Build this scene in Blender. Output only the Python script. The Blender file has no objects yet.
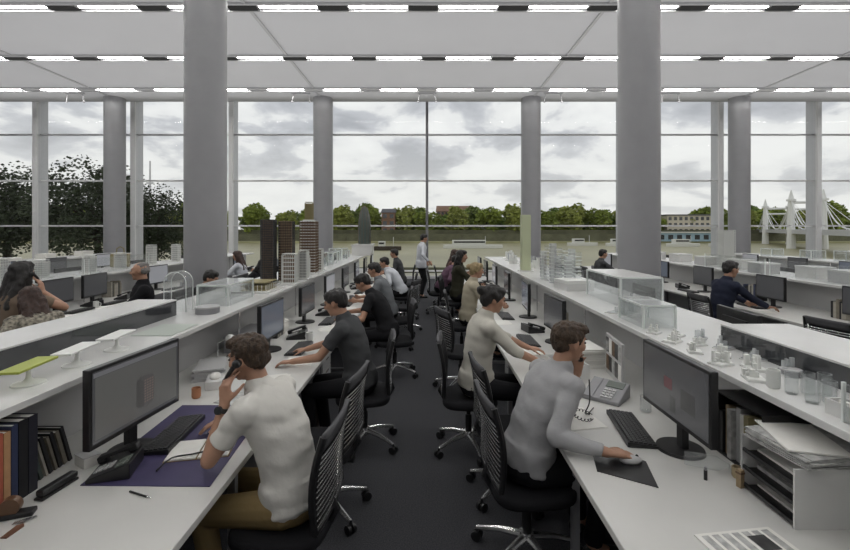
import bpy, math, random
from mathutils import Vector, Matrix, Euler, noise
V = Vector; PI = math.pi
random.seed(7)
# ------------------------------------------------------------ camera, world, exposure
sc = bpy.context.scene
C = sc.collection
cam_d = bpy.data.cameras.new('camera'); cam = bpy.data.objects.new('camera', cam_d); C.objects.link(cam)
cam.location = (0, 0, 1.90); cam.rotation_euler = (PI/2, 0, 0)
cam_d.sensor_width = 36; cam_d.lens = 450/850*36
cam_d.shift_x = -2/850; cam_d.shift_y = -46/850
cam_d.clip_start = .05; cam_d.clip_end = 3000
sc.camera = cam
sc.view_settings.view_transform = 'Standard'; sc.view_settings.look = 'None'
sc.view_settings.gamma = 1; sc.view_settings.use_curve_mapping = False
sc.view_settings.exposure = 0.12
sc.cycles.use_denoising = True
sc.cycles.max_bounces = 8; sc.cycles.transparent_max_bounces = 24
sc.cycles.caustics_reflective = False; sc.cycles.caustics_refractive = False
sc.cycles.sample_clamp_indirect = 4
LAMP = 36.0
la = bpy.data.lights.new('added_ceiling_fill', 'AREA'); la.shape = 'RECTANGLE'; la.size = 36; la.size_y = 20; la.energy = 900; la.color = (1, .99, .98)  # added upward fill to brighten the ceiling; the room has no lamp here
lo = bpy.data.objects.new('added_ceiling_fill', la); C.objects.link(lo); lo.location = (0, 6, 6.1); lo.rotation_euler = (PI, 0, 0)

w = bpy.data.worlds.new('sky'); sc.world = w; w.use_nodes = True
nt = w.node_tree; nt.nodes.clear()
def N(nt, t, **k):
    n = nt.nodes.new(t)
    for a, b in k.items():
        if a.startswith('i_'): n.inputs[a[2:].replace('_', ' ')].default_value = b
        else: setattr(n, a, b)
    return n
tc = N(nt, 'ShaderNodeTexCoord'); sep = N(nt, 'ShaderNodeSeparateXYZ'); nt.links.new(tc.outputs['Generated'], sep.inputs[0])
# cloud layer: direction projected on a plane overhead
addz = N(nt, 'ShaderNodeMath', operation='ADD'); addz.inputs[1].default_value = .30; nt.links.new(sep.outputs['Z'], addz.inputs[0])
dx = N(nt, 'ShaderNodeMath', operation='DIVIDE'); nt.links.new(sep.outputs['X'], dx.inputs[0]); nt.links.new(addz.outputs[0], dx.inputs[1])
dy = N(nt, 'ShaderNodeMath', operation='DIVIDE'); nt.links.new(sep.outputs['Y'], dy.inputs[0]); nt.links.new(addz.outputs[0], dy.inputs[1])
cmb = N(nt, 'ShaderNodeCombineXYZ'); nt.links.new(dx.outputs[0], cmb.inputs[0]); nt.links.new(dy.outputs[0], cmb.inputs[1]); 
n1 = N(nt, 'ShaderNodeTexNoise'); n1.inputs['Scale'].default_value = 2.5; n1.inputs['Detail'].default_value = 7; n1.inputs['Roughness'].default_value = .52
n1.inputs['Distortion'].default_value = .25
nt.links.new(cmb.outputs[0], n1.inputs['Vector'])
cr = N(nt, 'ShaderNodeValToRGB'); e = cr.color_ramp.elements
e[0].position = .36; e[0].color = (.42, .43, .46, 1)
e[1].position = .60; e[1].color = (.88, .88, .87, 1)
x = cr.color_ramp.elements.new(.45); x.color = (.56, .57, .60, 1)
x = cr.color_ramp.elements.new(.50); x.color = (.80, .80, .80, 1)
nt.links.new(n1.outputs['Fac'], cr.inputs[0])
hz = N(nt, 'ShaderNodeMapRange'); hz.inputs['From Min'].default_value = 0; hz.inputs['From Max'].default_value = .22; hz.inputs['To Min'].default_value = .6; hz.inputs['To Max'].default_value = 0
nt.links.new(sep.outputs['Z'], hz.inputs['Value'])
mx = N(nt, 'ShaderNodeMix', data_type='RGBA'); nt.links.new(hz.outputs[0], mx.inputs[0]); nt.links.new(cr.outputs[0], mx.inputs[6]); mx.inputs[7].default_value = (.80, .79, .75, 1)
bg = N(nt, 'ShaderNodeBackground'); bg.inputs[1].default_value = 1.0; nt.links.new(mx.outputs[2], bg.inputs[0])
wo = N(nt, 'ShaderNodeOutputWorld'); nt.links.new(bg.outputs[0], wo.inputs[0])

# ------------------------------------------------------------ materials
MATS = {}
def mat(name, col, rough=.5, metal=0, bump=0, bscale=40, var=0, vscale=8, emit=None, spec=.5):
    if name in MATS: return MATS[name]
    m = bpy.data.materials.new(name); m.use_nodes = True; t = m.node_tree; b = t.nodes['Principled BSDF']
    b.inputs['Roughness'].default_value = rough; b.inputs['Metallic'].default_value = metal
    b.inputs['Specular IOR Level'].default_value = spec
    c = (*col, 1); b.inputs['Base Color'].default_value = c
    tx = N(t, 'ShaderNodeTexCoord')
    if var:
        n = N(t, 'ShaderNodeTexNoise'); n.inputs['Scale'].default_value = vscale; n.inputs['Detail'].default_value = 4
        t.links.new(tx.outputs['Object'], n.inputs['Vector'])
        r = N(t, 'ShaderNodeValToRGB'); r.color_ramp.elements[0].position = .3; r.color_ramp.elements[1].position = .7
        r.color_ramp.elements[0].color = (*[max(0, q*(1-var)) for q in col], 1); r.color_ramp.elements[1].color = (*[min(1, q*(1+var)) for q in col], 1)
        t.links.new(n.outputs['Fac'], r.inputs[0]); t.links.new(r.outputs[0], b.inputs['Base Color'])
    if bump:
        n = N(t, 'ShaderNodeTexNoise'); n.inputs['Scale'].default_value = bscale; n.inputs['Detail'].default_value = 3
        t.links.new(tx.outputs['Object'], n.inputs['Vector'])
        u = N(t, 'ShaderNodeBump'); u.inputs['Strength'].default_value = bump; u.inputs['Distance'].default_value = .01
        t.links.new(n.outputs['Fac'], u.inputs['Height']); t.links.new(u.outputs[0], b.inputs['Normal'])
    if emit:
        b.inputs['Emission Color'].default_value = (*emit[:3], 1); b.inputs['Emission Strength'].default_value = emit[3]
    MATS[name] = m; return m
def glassy(name, tint, refl=.08, milk=0.0):
    m = bpy.data.materials.new(name); m.use_nodes = True; t = m.node_tree; t.nodes.clear()
    tr = N(t, 'ShaderNodeBsdfTransparent'); tr.inputs[0].default_value = (*tint, 1)
    gl = N(t, 'ShaderNodeBsdfGlossy'); gl.inputs['Roughness'].default_value = .02
    df = N(t, 'ShaderNodeBsdfDiffuse'); df.inputs[0].default_value = (.85, .87, .87, 1)
    lw = N(t, 'ShaderNodeLayerWeight'); lw.inputs['Blend'].default_value = .5
    pw = N(t, 'ShaderNodeMath', operation='POWER'); pw.inputs[1].default_value = 3.5; t.links.new(lw.outputs['Facing'], pw.inputs[0])
    fr = N(t, 'ShaderNodeMath', operation='ADD'); fr.inputs[1].default_value = .04; t.links.new(pw.outputs[0], fr.inputs[0])
    m1 = N(t, 'ShaderNodeMixShader'); m1.inputs[0].default_value = milk
    m2 = N(t, 'ShaderNodeMixShader'); o = N(t, 'ShaderNodeOutputMaterial')
    sc_ = N(t, 'ShaderNodeMath', operation='MULTIPLY'); sc_.inputs[1].default_value = refl
    t.links.new(fr.outputs[0], sc_.inputs[0])
    t.links.new(tr.outputs[0], m1.inputs[1]); t.links.new(df.outputs[0], m1.inputs[2])
    t.links.new(sc_.outputs[0], m2.inputs[0]); t.links.new(m1.outputs[0], m2.inputs[1]); t.links.new(gl.outputs[0], m2.inputs[2])
    t.links.new(m2.outputs[0], o.inputs[0]); MATS[name] = m; return m
WHITE = mat('white_laminate', (.60, .595, .57), .35, bump=.02, var=.03, vscale=3)
SHELFW = mat('white_lacquer', (.66, .66, .645), .25, var=.03, vscale=4)
PANELG = mat('grey_panel', (.30, .30, .30), .5, var=.05)
CEIL = mat('ceiling_panel', (.66, .66, .68), .7, var=.015, vscale=.6)
PLAST = mat('white_paint', (.62, .62, .63), .6, var=.03, vscale=1)
COLM = mat('grey_column_paint', (.31, .31, .32), .45, var=.04, vscale=2.5)
MULL = mat('grey_aluminium', (.58, .58, .60), .4, metal=.3, var=.03)
MULLW = mat('white_aluminium', (.80, .80, .80), .4)
TRACK = mat('ceiling_track_metal', (.50, .50, .51), .45, metal=.3)
BLACKV = mat('black_grille', (.008, .008, .008), .8)
LAMPM = mat('lamp_diffuser', (.9, .9, .88), .5, emit=(1, .985, .95, LAMP))
CARPET = mat('carpet', (.066, .067, .073), .95, bump=.6, bscale=260, var=.42, vscale=130, spec=.1)
BLKP = mat('black_plastic', (.012, .012, .013), .38, var=.1)
BLKF = mat('black_fabric', (.014, .014, .016), .9, bump=.3, bscale=300, spec=.2)
GREYF = mat('grey_fabric', (.10, .10, .105), .9, bump=.3, bscale=300, spec=.2)
CHROME = mat('polished_aluminium', (.72, .72, .72), .22, metal=.9)
GREYP = mat('grey_plastic', (.26, .26, .27), .45)
LGREYP = mat('light_grey_plastic', (.48, .48, .48), .45)
PAPER = mat('paper', (.78, .77, .73), .85, var=.03, vscale=20)
PAPERG = mat('grey_printed_paper', (.42, .42, .41), .8, var=.3, vscale=30)
WMODEL = mat('white_model_plastic', (.74, .75, .72), .5)
SCREEN = mat('dark_screen', (.03, .031, .033), .18, emit=(.5, .5, .52, .07))
PURPLE = mat('purple_mat', (.045, .036, .10), .6, var=.15)
GLASS = glassy('window_glass', (.97, .98, .98), .25)
ACRYL = glassy('clear_acrylic', (.96, .97, .97), .7, .07)
FROST = glassy('frosted_acrylic', (.92, .94, .94), .7, .42)
EDGEG = mat('acrylic_edge', (.75, .79, .77), .3, emit=None)
DKGLASS = mat('dark_glass', (.03, .032, .036), .08, spec=.8)

# ------------------------------------------------------------ mesh builder
def basis(z):
    z = V(z).normalized(); a = V((0, 0, 1)) if abs(z.z) < .9 else V((1, 0, 0))
    x = a.cross(z).normalized(); y = z.cross(x); return x, y, z
class MB:
    def __init__(s, M=None): s.v = []; s.f = []; s.m = []; s.M = M or Matrix.Identity(4)
    def add(s, vs, fs, mi=0):
        n = len(s.v); s.v += [s.M @ V(p) for p in vs]
        s.f += [tuple(i+n for i in f) for f in fs]; s.m += [mi]*len(fs); return s
    def box(s, x0, y0, z0, x1, y1, z1, mi=0):
        return s.add([(x0,y0,z0),(x1,y0,z0),(x1,y1,z0),(x0,y1,z0),(x0,y0,z1),(x1,y0,z1),(x1,y1,z1),(x0,y1,z1)],
            [(0,3,2,1),(4,5,6,7),(0,1,5,4),(1,2,6,5),(2,3,7,6),(3,0,4,7)], mi)
    def cbox(s, c, d, mi=0, rz=0, rx=0, ry=0):
        R = Matrix.Translation(c) @ Euler((rx, ry, rz)).to_matrix().to_4x4(); o = s.M; s.M = o @ R
        s.box(-d[0]/2, -d[1]/2, -d[2]/2, d[0]/2, d[1]/2, d[2]/2, mi); s.M = o; return s
    def cyl(s, p0, p1, r0, r1=None, n=12, mi=0, sx=1, ref=None):
        if r1 is None: r1 = r0
        p0, p1 = V(p0), V(p1); X, Y, Z = basis(p1-p0)
        if ref is not None: X = (V(ref) - Z*V(ref).dot(Z)).normalized(); Y = Z.cross(X)
        vs = []
        for p, r in ((p0, r0), (p1, r1)):
            for i in range(n):
                a = 2*PI*i/n; vs.append(p + X*(math.cos(a)*r*sx) + Y*(math.sin(a)*r))
        fs = [(i, (i+1) % n, n+(i+1) % n, n+i) for i in range(n)] + [tuple(range(n-1, -1, -1)), tuple(range(n, 2*n))]
        return s.add(vs, fs, mi)
    def lathe(s, prof, c=(0, 0, 0), n=20, mi=0):
        c = V(c); vs = []; fs = []
        for r, z in prof:
            for i in range(n): a = 2*PI*i/n; vs.append(c + V((r*math.cos(a), r*math.sin(a), z)))
        for k in range(len(prof)-1):
            for i in range(n): fs.append((k*n+i, k*n+(i+1) % n, (k+1)*n+(i+1) % n, (k+1)*n+i))
        fs.append(tuple(range(n-1, -1, -1))); fs.append(tuple(range((len(prof)-1)*n, len(prof)*n)))
        return s.add(vs, fs, mi)
    def sph(s, c, r, R=None, seg=14, rings=9, mi=0):
        c = V(c); r = (r, r, r) if isinstance(r, (int, float)) else r; R = R or Matrix.Identity(3)
        vs = [c + R @ V((0, 0, -r[2]))]
        for j in range(1, rings):
            t = -PI/2 + PI*j/rings
            for i in range(seg):
                a = 2*PI*i/seg; vs.append(c + R @ V((r[0]*math.cos(t)*math.cos(a), r[1]*math.cos(t)*math.sin(a), r[2]*math.sin(t))))
        vs.append(c + R @ V((0, 0, r[2]))); k = len(vs)-1; fs = []
        for i in range(seg):
            fs.append((0, 1+(i+1) % seg, 1+i)); fs.append((k, k-seg+i, k-seg+(i+1) % seg))
        for j in range(rings-2):
            for i in range(seg): a = 1+j*seg; fs.append((a+i, a+(i+1) % seg, a+seg+(i+1) % seg, a+seg+i))
        return s.add(vs, fs, mi)
    def cap(s, p0, p1, r0, r1=None, n=12, mi=0):
        r1 = r0 if r1 is None else r1; p0, p1 = V(p0), V(p1); X, Y, Z = basis(p1-p0); rows = []
        for k in range(1, 4): t = -PI/2 + k*PI/6; rows.append((p0 + Z*(r0*math.sin(t)), r0*math.cos(t)))
        rows.append((p0, r0)); rows.append((p1, r1))
        for k in range(1, 3): t = k*PI/6; rows.append((p1 + Z*(r1*math.sin(t)), r1*math.cos(t)))
        vs = [p0 - Z*r0]
        for p, r in rows:
            for i in range(n): a = 2*PI*i/n; vs.append(p + X*(math.cos(a)*r) + Y*(math.sin(a)*r))
        vs.append(p1 + Z*r1); k = len(vs)-1; fs = []
        for i in range(n): fs.append((0, 1+(i+1) % n, 1+i)); fs.append((k, k-n+i, k-n+(i+1) % n))
        for j in range(len(rows)-1):
            for i in range(n): a = 1+j*n; fs.append((a+i, a+(i+1) % n, a+n+(i+1) % n, a+n+i))
        return s.add(vs, fs, mi)
    def tube(s, pts, r, n=6, mi=0):
        pts = [V(p) for p in pts]; rows = []; X = None
        for i, p in enumerate(pts):
            d = (pts[min(i+1, len(pts)-1)] - pts[max(i-1, 0)]).normalized()
            if X is None: X = basis(d)[0]
            X = (X - d*X.dot(d)).normalized(); Y = d.cross(X)
            rr = r[i] if isinstance(r, (list, tuple)) else r
            rows.append([p + X*(math.cos(2*PI*k/n)*rr) + Y*(math.sin(2*PI*k/n)*rr) for k in range(n)])
        vs = [q for row in rows for q in row]; m = len(rows)
        fs = [(j*n+i, j*n+(i+1) % n, (j+1)*n+(i+1) % n, (j+1)*n+i) for j in range(m-1) for i in range(n)]
        fs += [tuple(range(n-1, -1, -1)), tuple(range((m-1)*n, m*n))]
        return s.add(vs, fs, mi)
    def poly(s, pts, z0, z1, mi=0):      # prism
        n = len(pts); vs = [(x, y, z0) for x, y in pts] + [(x, y, z1) for x, y in pts]
        return s.add(vs, [tuple(range(n-1, -1, -1)), tuple(range(n, 2*n))] + [(i, (i+1) % n, n+(i+1) % n, n+i) for i in range(n)], mi)
    def build(s, name, mats, parent=None, smooth=False, bevel=0, seg=2):
        me = bpy.data.meshes.new(name); me.from_pydata([tuple(p) for p in s.v], [], s.f)
        mats = mats if isinstance(mats, (list, tuple)) else [mats]
        for m in mats: me.materials.append(m)
        if len(mats) > 1: me.polygons.foreach_set('material_index', s.m)
        if smooth:
            me.polygons.foreach_set('use_smooth', [True]*len(me.polygons))
            if smooth != 2: me.set_sharp_from_angle(angle=R_(40))
        me.update()
        o = bpy.data.objects.new(name, me); C.objects.link(o)
        if parent: o.parent = parent
        if bevel:
            b = o.modifiers.new('bevel', 'BEVEL'); b.width = bevel; b.segments = seg; b.limit_method = 'ANGLE'
        return o
def R_(d): return math.radians(d)
def tag(o, label=None, cat=None, group=None, kind=None):
    for k, v in (('label', label), ('category', cat), ('group', group), ('kind', kind)):
        if v: o[k] = v
    return o
def thing(name, label, cat, loc=(0, 0, 0), rz=0, group=None, kind=None):
    o = bpy.data.objects.new(name, None); C.objects.link(o); o.empty_display_size = .1
    o.location = loc; o.rotation_euler = (0, 0, rz); return tag(o, label, cat, group, kind)
KIDS = {}
def copy_thing(root, loc, rz, label, group=None, scale=None):
    def cp(o, par):
        c = o.copy(); C.objects.link(c)
        if par: c.parent = par
        for ch in kids(o): cp(ch, c)
        return c
    r = cp(root, None); r.location = loc; r.rotation_euler = (0, 0, rz); r['label'] = label
    if group: r['group'] = group
    if scale: r.scale = scale
    return r
def kids(o):
    if o.name not in KIDS: KIDS[o.name] = list(o.children)
    return KIDS[o.name]
ORD = ['nearest', 'second', 'third', 'fourth', 'fifth', 'sixth', 'seventh', 'eighth', 'ninth', 'tenth', 'eleventh', 'twelfth', 'thirteenth', 'fourteenth', 'fifteenth']
def nth(i): return ORD[i] if i == 0 else ORD[i]

# ------------------------------------------------------------ the setting
HC = 6.55; XW = 18.6; YG = 17.2; YB = -5
def struct(mb, name, m, **k): o = mb.build(name, m, **k); o['kind'] = 'structure'; return o
struct(MB().box(-XW, YB, -.2, XW, YG+.3, 0), 'floor', CARPET)
struct(MB().box(-XW, YB, HC, XW, 16.45, HC+.25), 'ceiling', CEIL)
struct(MB().box(-XW-.2, YB-.2, -.2, XW+.2, YB, HC+.6), 'wall_back', PLAST)
struct(MB().box(-XW-.2, YB, -.2, -XW, YG+.2, HC+.65), 'wall_left', PLAST)
struct(MB().box(XW, YB, -.2, XW+.2, YG+.2, HC+.6), 'wall_right', PLAST)
struct(MB().box(-XW, 16.40, 6.98, XW, YG+.6, 7.15), 'trim_1', CEIL)
# ceiling seams running away from the camera
for i, x in enumerate((-11.1, -3.75, 3.75, 11.1)):
    struct(MB().box(x-.035, YB, HC-.03, x+.035, 16.4, HC+.01), 'trim_%d' % (i+2), TRACK)
# window wall: glass bays, transoms, fins
ZT = (.30, 2.02, 3.74, 5.50)
k = 0
for i in range(-5, 5):
    x0 = i*3.7; x1 = x0+3.7; k += 1
    w_ = bpy.data.objects.new('window_%d' % k, None); C.objects.link(w_); w_.location = (x0+1.85, YG, 0); w_['kind'] = 'structure'
    MB().box(-1.85, -.008, .02, 1.85, .008, 7.0).build('window_pane', GLASS, w_)
    for z in ZT:
        MB().box(-1.85, -.05, z-.03, 1.85, .05, z+.03).build('transom', MULLW if z < 5 else MULL, w_)
    MB().box(-1.85, -.06, 0, 1.85, .06, .10).build('window_sill', MULL, w_)
for j, i in enumerate(range(-4, 5)):
    x = i*3.7
    f = MB()
    f.box(x-.045, YG-.46, 0, x+.045, YG-.05, 7.0); f.box(x-.075, YG-.05, 0, x+.075, YG+.08, 7.0)
    f.box(x-.06, YG-.50, 0, x+.06, YG-.44, 7.0, 1)
    if i: 
        f = MB(); f.box(x-.04, YG-.16, 0, x+.04, YG+.34, 7.0, 0); f.box(x-.085, YG-.24, 0, x+.085, YG-.16, 7.0, 1)
    else:
        f = MB(); f.box(-.05, YG-.12, 0, .05, YG+.08, 7.0, 0)
    struct(f, 'trim_%d' % (j+6), [MULL, MULLW] if i else [mat('dark_aluminium', (.22, .22, .23), .4, metal=.3), MULLW])
# columns
def column(x, y, label):
    t = thing('column', label, 'column', (x, y, 0), 0, 'round structural columns')
    MB().cyl((0, 0, 0), (0, 0, HC), .335, n=64).build('shaft', COLM, t, smooth=True)
    MB().cyl((0, 0, 0), (0, 0, .12), .345, n=64).build('base_ring', TRACK, t, smooth=True)
column(-3.76, 7.65, 'thick round grey column rising left of the aisle, closest to the camera on that side')
column(3.60, 7.65, 'thick round grey column rising right of the aisle, closest to the camera on that side')
column(-11.1, 16.0, 'round grey column against the window wall, leftmost, in front of the dark trees')
column(-3.7, 16.0, 'round grey column at the window wall behind the tower models')
column(3.7, 16.0, 'round grey column at the window wall, just right of the aisle')
column(11.1, 16.0, 'round pale column at the window wall beside the view of the bridge')
# ceiling light rows
rows = [14.95-2.78*i for i in range(7)]
for i, y in enumerate(rows):
    dense = i > 0
    t = thing('ceiling_light_track', ['slim recessed light track across the ceiling closest to the windows', 'recessed ceiling light track across the room, middle of the three in view',
         'recessed ceiling light track at the top edge of the view with black grilles'][i] if i < 3 else 'recessed ceiling light track above and behind the camera, %s from the window side' % nth(i), 'ceiling light', (0, y, HC), 0, 'recessed light tracks')
    MB().box(-XW, -.17, -.05, XW, -.13, 0).box(-XW, .13, -.05, XW, .17, 0).box(-XW, -.13, -.012, XW, .13, 0).build('housing', TRACK, t)
    p = 1.88; off = {0: -.0, 1: 0.18, 2: -.08}.get(i, 0)
    nn = int(XW/p)
    for q in range(-nn, nn+1):
        xc = q*p + off
        if abs(xc) > XW-1.2: continue
        if dense or q % 2 == 0: MB().box(xc-.31, -.10, -.045, xc+.31, .10, -.014).build('grille', BLACKV if i else TRACK, t)
        MB().box(xc+.34, -.03, -.024, xc+p-.34, .03, -.016).build('diffuser', LAMPM, t)
# small twin ceiling brackets beside the window
def bracket(x, label):
    t = thing('ceiling_bracket', label, 'ceiling bracket', (x, 15.35, HC), 0, 'twin ceiling brackets')
    MB().box(-.32, -.02, -.05, .32, .02, 0).build('rail', TRACK, t)
    for sx in (-1, 1):
        MB().cyl((sx*.25, 0, -.05), (sx*.30, 0, -.30), .018, n=8).sph((sx*.30, 0, -.31), .035, seg=8, rings=5).build('spigot', TRACK, t)
for x, l in ((-12.0, 'small twin-pronged bracket under the ceiling at far left'), (-4.3, 'small twin-pronged bracket under the ceiling beside the left window column'),
             (.0, 'small twin-pronged bracket under the ceiling above the middle mullion'), (4.3, 'small twin-pronged bracket under the ceiling beside the right window column'), (8.3, 'small twin-pronged bracket under the ceiling near the far right window column')):
    bracket(x, l)

# ------------------------------------------------------------ outside
WATER = mat('river_water', (.29, .27, .15), .45, bump=.6, bscale=.5, var=.15, vscale=.05)
STONE = mat('embankment_stone', (.13, .13, .08), .9, var=.2, vscale=.3)
GRASS = mat('terrace_gravel', (.38, .37, .30), .95, var=.15, vscale=.6)
MUD = mat('foreshore', (.36, .35, .20), .95, var=.25, vscale=.15)
LEAF = mat('tree_leaves', (.10, .145, .025), .8, var=.4, vscale=.5)
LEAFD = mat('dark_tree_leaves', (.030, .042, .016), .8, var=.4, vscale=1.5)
BARK = mat('tree_bark', (.05, .04, .03), .9, var=.3)
struct(MB().box(-60, YG+.7, -1.2, 60, 27, -.7), 'ground_terrace', GRASS)
struct(MB().box(-1500, 27, -6, 1500, 2500, -5.2), 'river', WATER)
struct(MB().box(-900, 26.6, -6, 900, 27.2, -.4), 'trim_20', STONE)
struct(MB().box(-1500, 231, -6, 1500, 2500, -.6).box(-1500, 226, -6, 1500, 232.5, -4.3, 1), 'ground_bank', [STONE, MUD])
struct(MB().box(-1500, 231.6, -1, 1500, 232.2, 1.4), 'trim_21', mat('river_wall', (.10, .10, .06), .9, var=.3, vscale=.2))
def leaf_cloud(n, rad, size, seed, lumps):
    rnd = random.Random(seed); mb = MB(); L = []
    for _ in range(lumps):
        a = rnd.uniform(0, 2*PI); r = rnd.uniform(.15, .62); z = rnd.uniform(-.5, .55)
        L.append((V((math.cos(a)*r*rad[0], math.sin(a)*r*rad[1], z*rad[2])), rnd.uniform(.30, .5)))
    vs = []; fs = []
    for i in range(n):
        c, q = L[i % lumps]; d = V((rnd.gauss(0, 1), rnd.gauss(0, 1), rnd.gauss(0, 1))).normalized()
        p = c + V((d.x*rad[0], d.y*rad[1], d.z*rad[2]))*q*rnd.uniform(.6, 1.05)
        s_ = size*rnd.uniform(.5, 1.2); u = V((rnd.gauss(0, 1), rnd.gauss(0, 1), rnd.gauss(0, 1))).normalized(); X, Y, Z = basis(u)
        k = len(vs); vs += [p - X*s_*.5, p - Y*s_*.35, p + X*s_*.5, p + Y*s_*.35]; fs.append((k, k+1, k+2, k+3))
    mb.add(vs, fs); return mb, L
def tree_proto(name, label, rad, zc, size, n, seed, leaf, lumps=14, trunk=.3, group=None):
    t = thing(name, label, 'tree', (0, 0, 0), 0, group)
    mb, L = leaf_cloud(n, rad, size, seed, lumps)
    mb.M = Matrix.Identity(4); mb.v = [p + V((0, 0, zc)) for p in mb.v]
    mb.build('crown', leaf, t)
    b = MB(); b.tube([(0, 0, 0), (.1, 0, zc*.4), (0, .1, zc)], [trunk, trunk*.8, trunk*.5], 8)
    for c, q in L[:10]:
        b.tube([(0, .05, zc*.55), c*.5 + V((0, 0, zc-.1)), c + V((0, 0, zc))], [trunk*.45, trunk*.3, trunk*.1], 6)
    b.build('trunk', BARK, t, smooth=True); return t
protos = []
for i in range(4):
    rad = [(7.5, 6, 6), (8, 6, 6.5), (6.5, 6, 6), (8.5, 7, 5.8)][i]
    protos.append(tree_proto('far_tree', 'x', rad, 5.2, 1.3, 2600, 11+i, mat('far_leaves_%d' % i, [(.20, .25, .04), (.13, .19, .035), (.25, .28, .06), (.16, .21, .05)][i], .8, var=.35, vscale=.4), 16, .5, 'trees along the far river bank'))
fi = 0
rt = random.Random(3)
# px positions of the far crowns as world bearings: X at the far bank (y about 236)
xs = []
x = -215
while x < 330:
    xs.append((x, rt.uniform(238, 241))); xs.append((x+7.5+rt.uniform(-1, 1), rt.uniform(258, 262))); x += rt.uniform(14, 16.5)
for i, (x, y) in enumerate(xs):
    big = 1.35 + .2*math.sin(i*1.7) + rt.uniform(-.15, .15)
    if 122 < x < 150: big *= .6
    lab = 'leafy green tree on the far river bank, %s' % ('number %d counted from the left end of the row' % (i+1))
    # describe by neighbours instead of a bare number
    px = 427 + x*450/y
    if px < 0 or px > 850: continue
    if any(abs(px-c) < 7 for c in (205, 639)): continue
    where = ('left of the big left column' if px < 183 else 'between the left columns' if px < 315 else 'left of the middle mullion' if px < 427 else
             'right of the middle mullion' if px < 520 else 'between the right columns' if px < 617 else 'right of the big right column' if px < 730 else 'beyond the bridge')
    WH = globals().setdefault('whc', {}); WH[where] = WH.get(where, 0) + 1
    lab = 'green tree across the river %s, %s from the left' % (where, nth(WH[where]-1).replace('nearest', 'first'))
    src = protos[i % 4]
    if fi < 4 and i < 900 and 'moved' not in src: 
        src.location = (x, y, -.8); src.rotation_euler.z = rt.uniform(0, 6); src.scale = (big,)*3; src['moved'] = 1; src['label'] = lab; fi += 1
    else: copy_thing(src, (x, y, -.8), rt.uniform(0, 6), lab, scale=(big,)*3)
for p in protos:
    if 'moved' in p: del p['moved']
# near dark trees on the embankment, left
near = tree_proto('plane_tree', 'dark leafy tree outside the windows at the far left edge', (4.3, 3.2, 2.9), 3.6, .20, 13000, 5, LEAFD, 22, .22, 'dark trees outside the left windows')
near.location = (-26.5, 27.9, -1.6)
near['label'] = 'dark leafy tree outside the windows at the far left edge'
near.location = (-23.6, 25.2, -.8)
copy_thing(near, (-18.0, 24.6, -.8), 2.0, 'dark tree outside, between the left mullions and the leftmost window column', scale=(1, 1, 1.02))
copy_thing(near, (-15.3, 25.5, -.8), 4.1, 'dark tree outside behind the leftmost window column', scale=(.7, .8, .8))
# far-bank buildings
def building(name, label, loc, dims, wall, roof, rows_, cols, pitched=False, rz=0):
    t = thing(name, label, 'building', loc, rz); W, D, H = dims
    MB().box(-W/2, -D/2, 0, W/2, D/2, H).build('wall', wall, t)
    if pitched:
        MB().add([(-W/2-.4, -D/2-.4, H), (W/2+.4, -D/2-.4, H), (W/2+.4, D/2+.4, H), (-W/2-.4, D/2+.4, H), (-W/2, 0, H+D*.3), (W/2, 0, H+D*.3)],
            [(0, 1, 5, 4), (2, 3, 4, 5), (1, 2, 5), (3, 0, 4), (3, 2, 1, 0)]).build('roof', roof, t)
    else: MB().box(-W/2-.4, -D/2-.4, H, W/2+.4, D/2+.4, H+.6).build('roof', roof, t)
    for r in range(rows_):
        for c in range(cols):
            x = -W/2 + W*(c+.5)/cols; z = H*(r+.5)/rows_
            MB().box(x-W/cols*.28, -D/2-.08, z-H/rows_*.28, x+W/cols*.28, -D/2+.02, z+H/rows_*.28).build('window', DKGLASS, t)
CRM = mat('cream_stone', (.55, .50, .40), .9, var=.08, vscale=.2); BRK = mat('red_brick', (.20, .12, .08), .9, var=.15, vscale=.4); SLATE = mat('slate_roof', (.10, .10, .11), .8)
WST = mat('pale_render', (.66, .66, .62), .8)
building('apartment_block', 'red brick block rising behind the trees right of the middle mullion', (17, 284, -.6), (22, 12, 13.5), BRK, BRK, 5, 9, True)
building('apartment_block', 'long pale flat-roofed building on the far bank right of the nearest right column', (139, 240, -.6), (28, 12, 9.5), CRM, SLATE, 3, 10)
building('pavilion', 'brick pavilion with pitched roof among the trees behind the pointed model', (-20, 236, -.6), (7, 7, 11), BRK, SLATE, 3, 2, True)
building('apartment_block', 'grey terrace of houses beyond the bridge at far right', (205, 250, -.6), (40, 10, 8), PANELG, SLATE, 3, 12, True)
building('boathouse', 'low blue and white shed on the far bank beside the moored boats', (131, 228, -4.3), (40, 5, 4.2), mat('pale_blue_panel', (.30, .42, .50), .6, var=.2, vscale=.3), WST, 1, 9)
# thin mast
t = thing('mast', 'thin tall mast outside, right of the leftmost window column', 'mast', (-48, 78, -5.3))
MB().cyl((0, 0, 0), (0, 0, 19), .32, .12, 8).build('pole', MULL, t); MB().box(-.6, -.1, 15, .6, .1, 15.3).build('crossbar', MULL, t)
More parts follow.
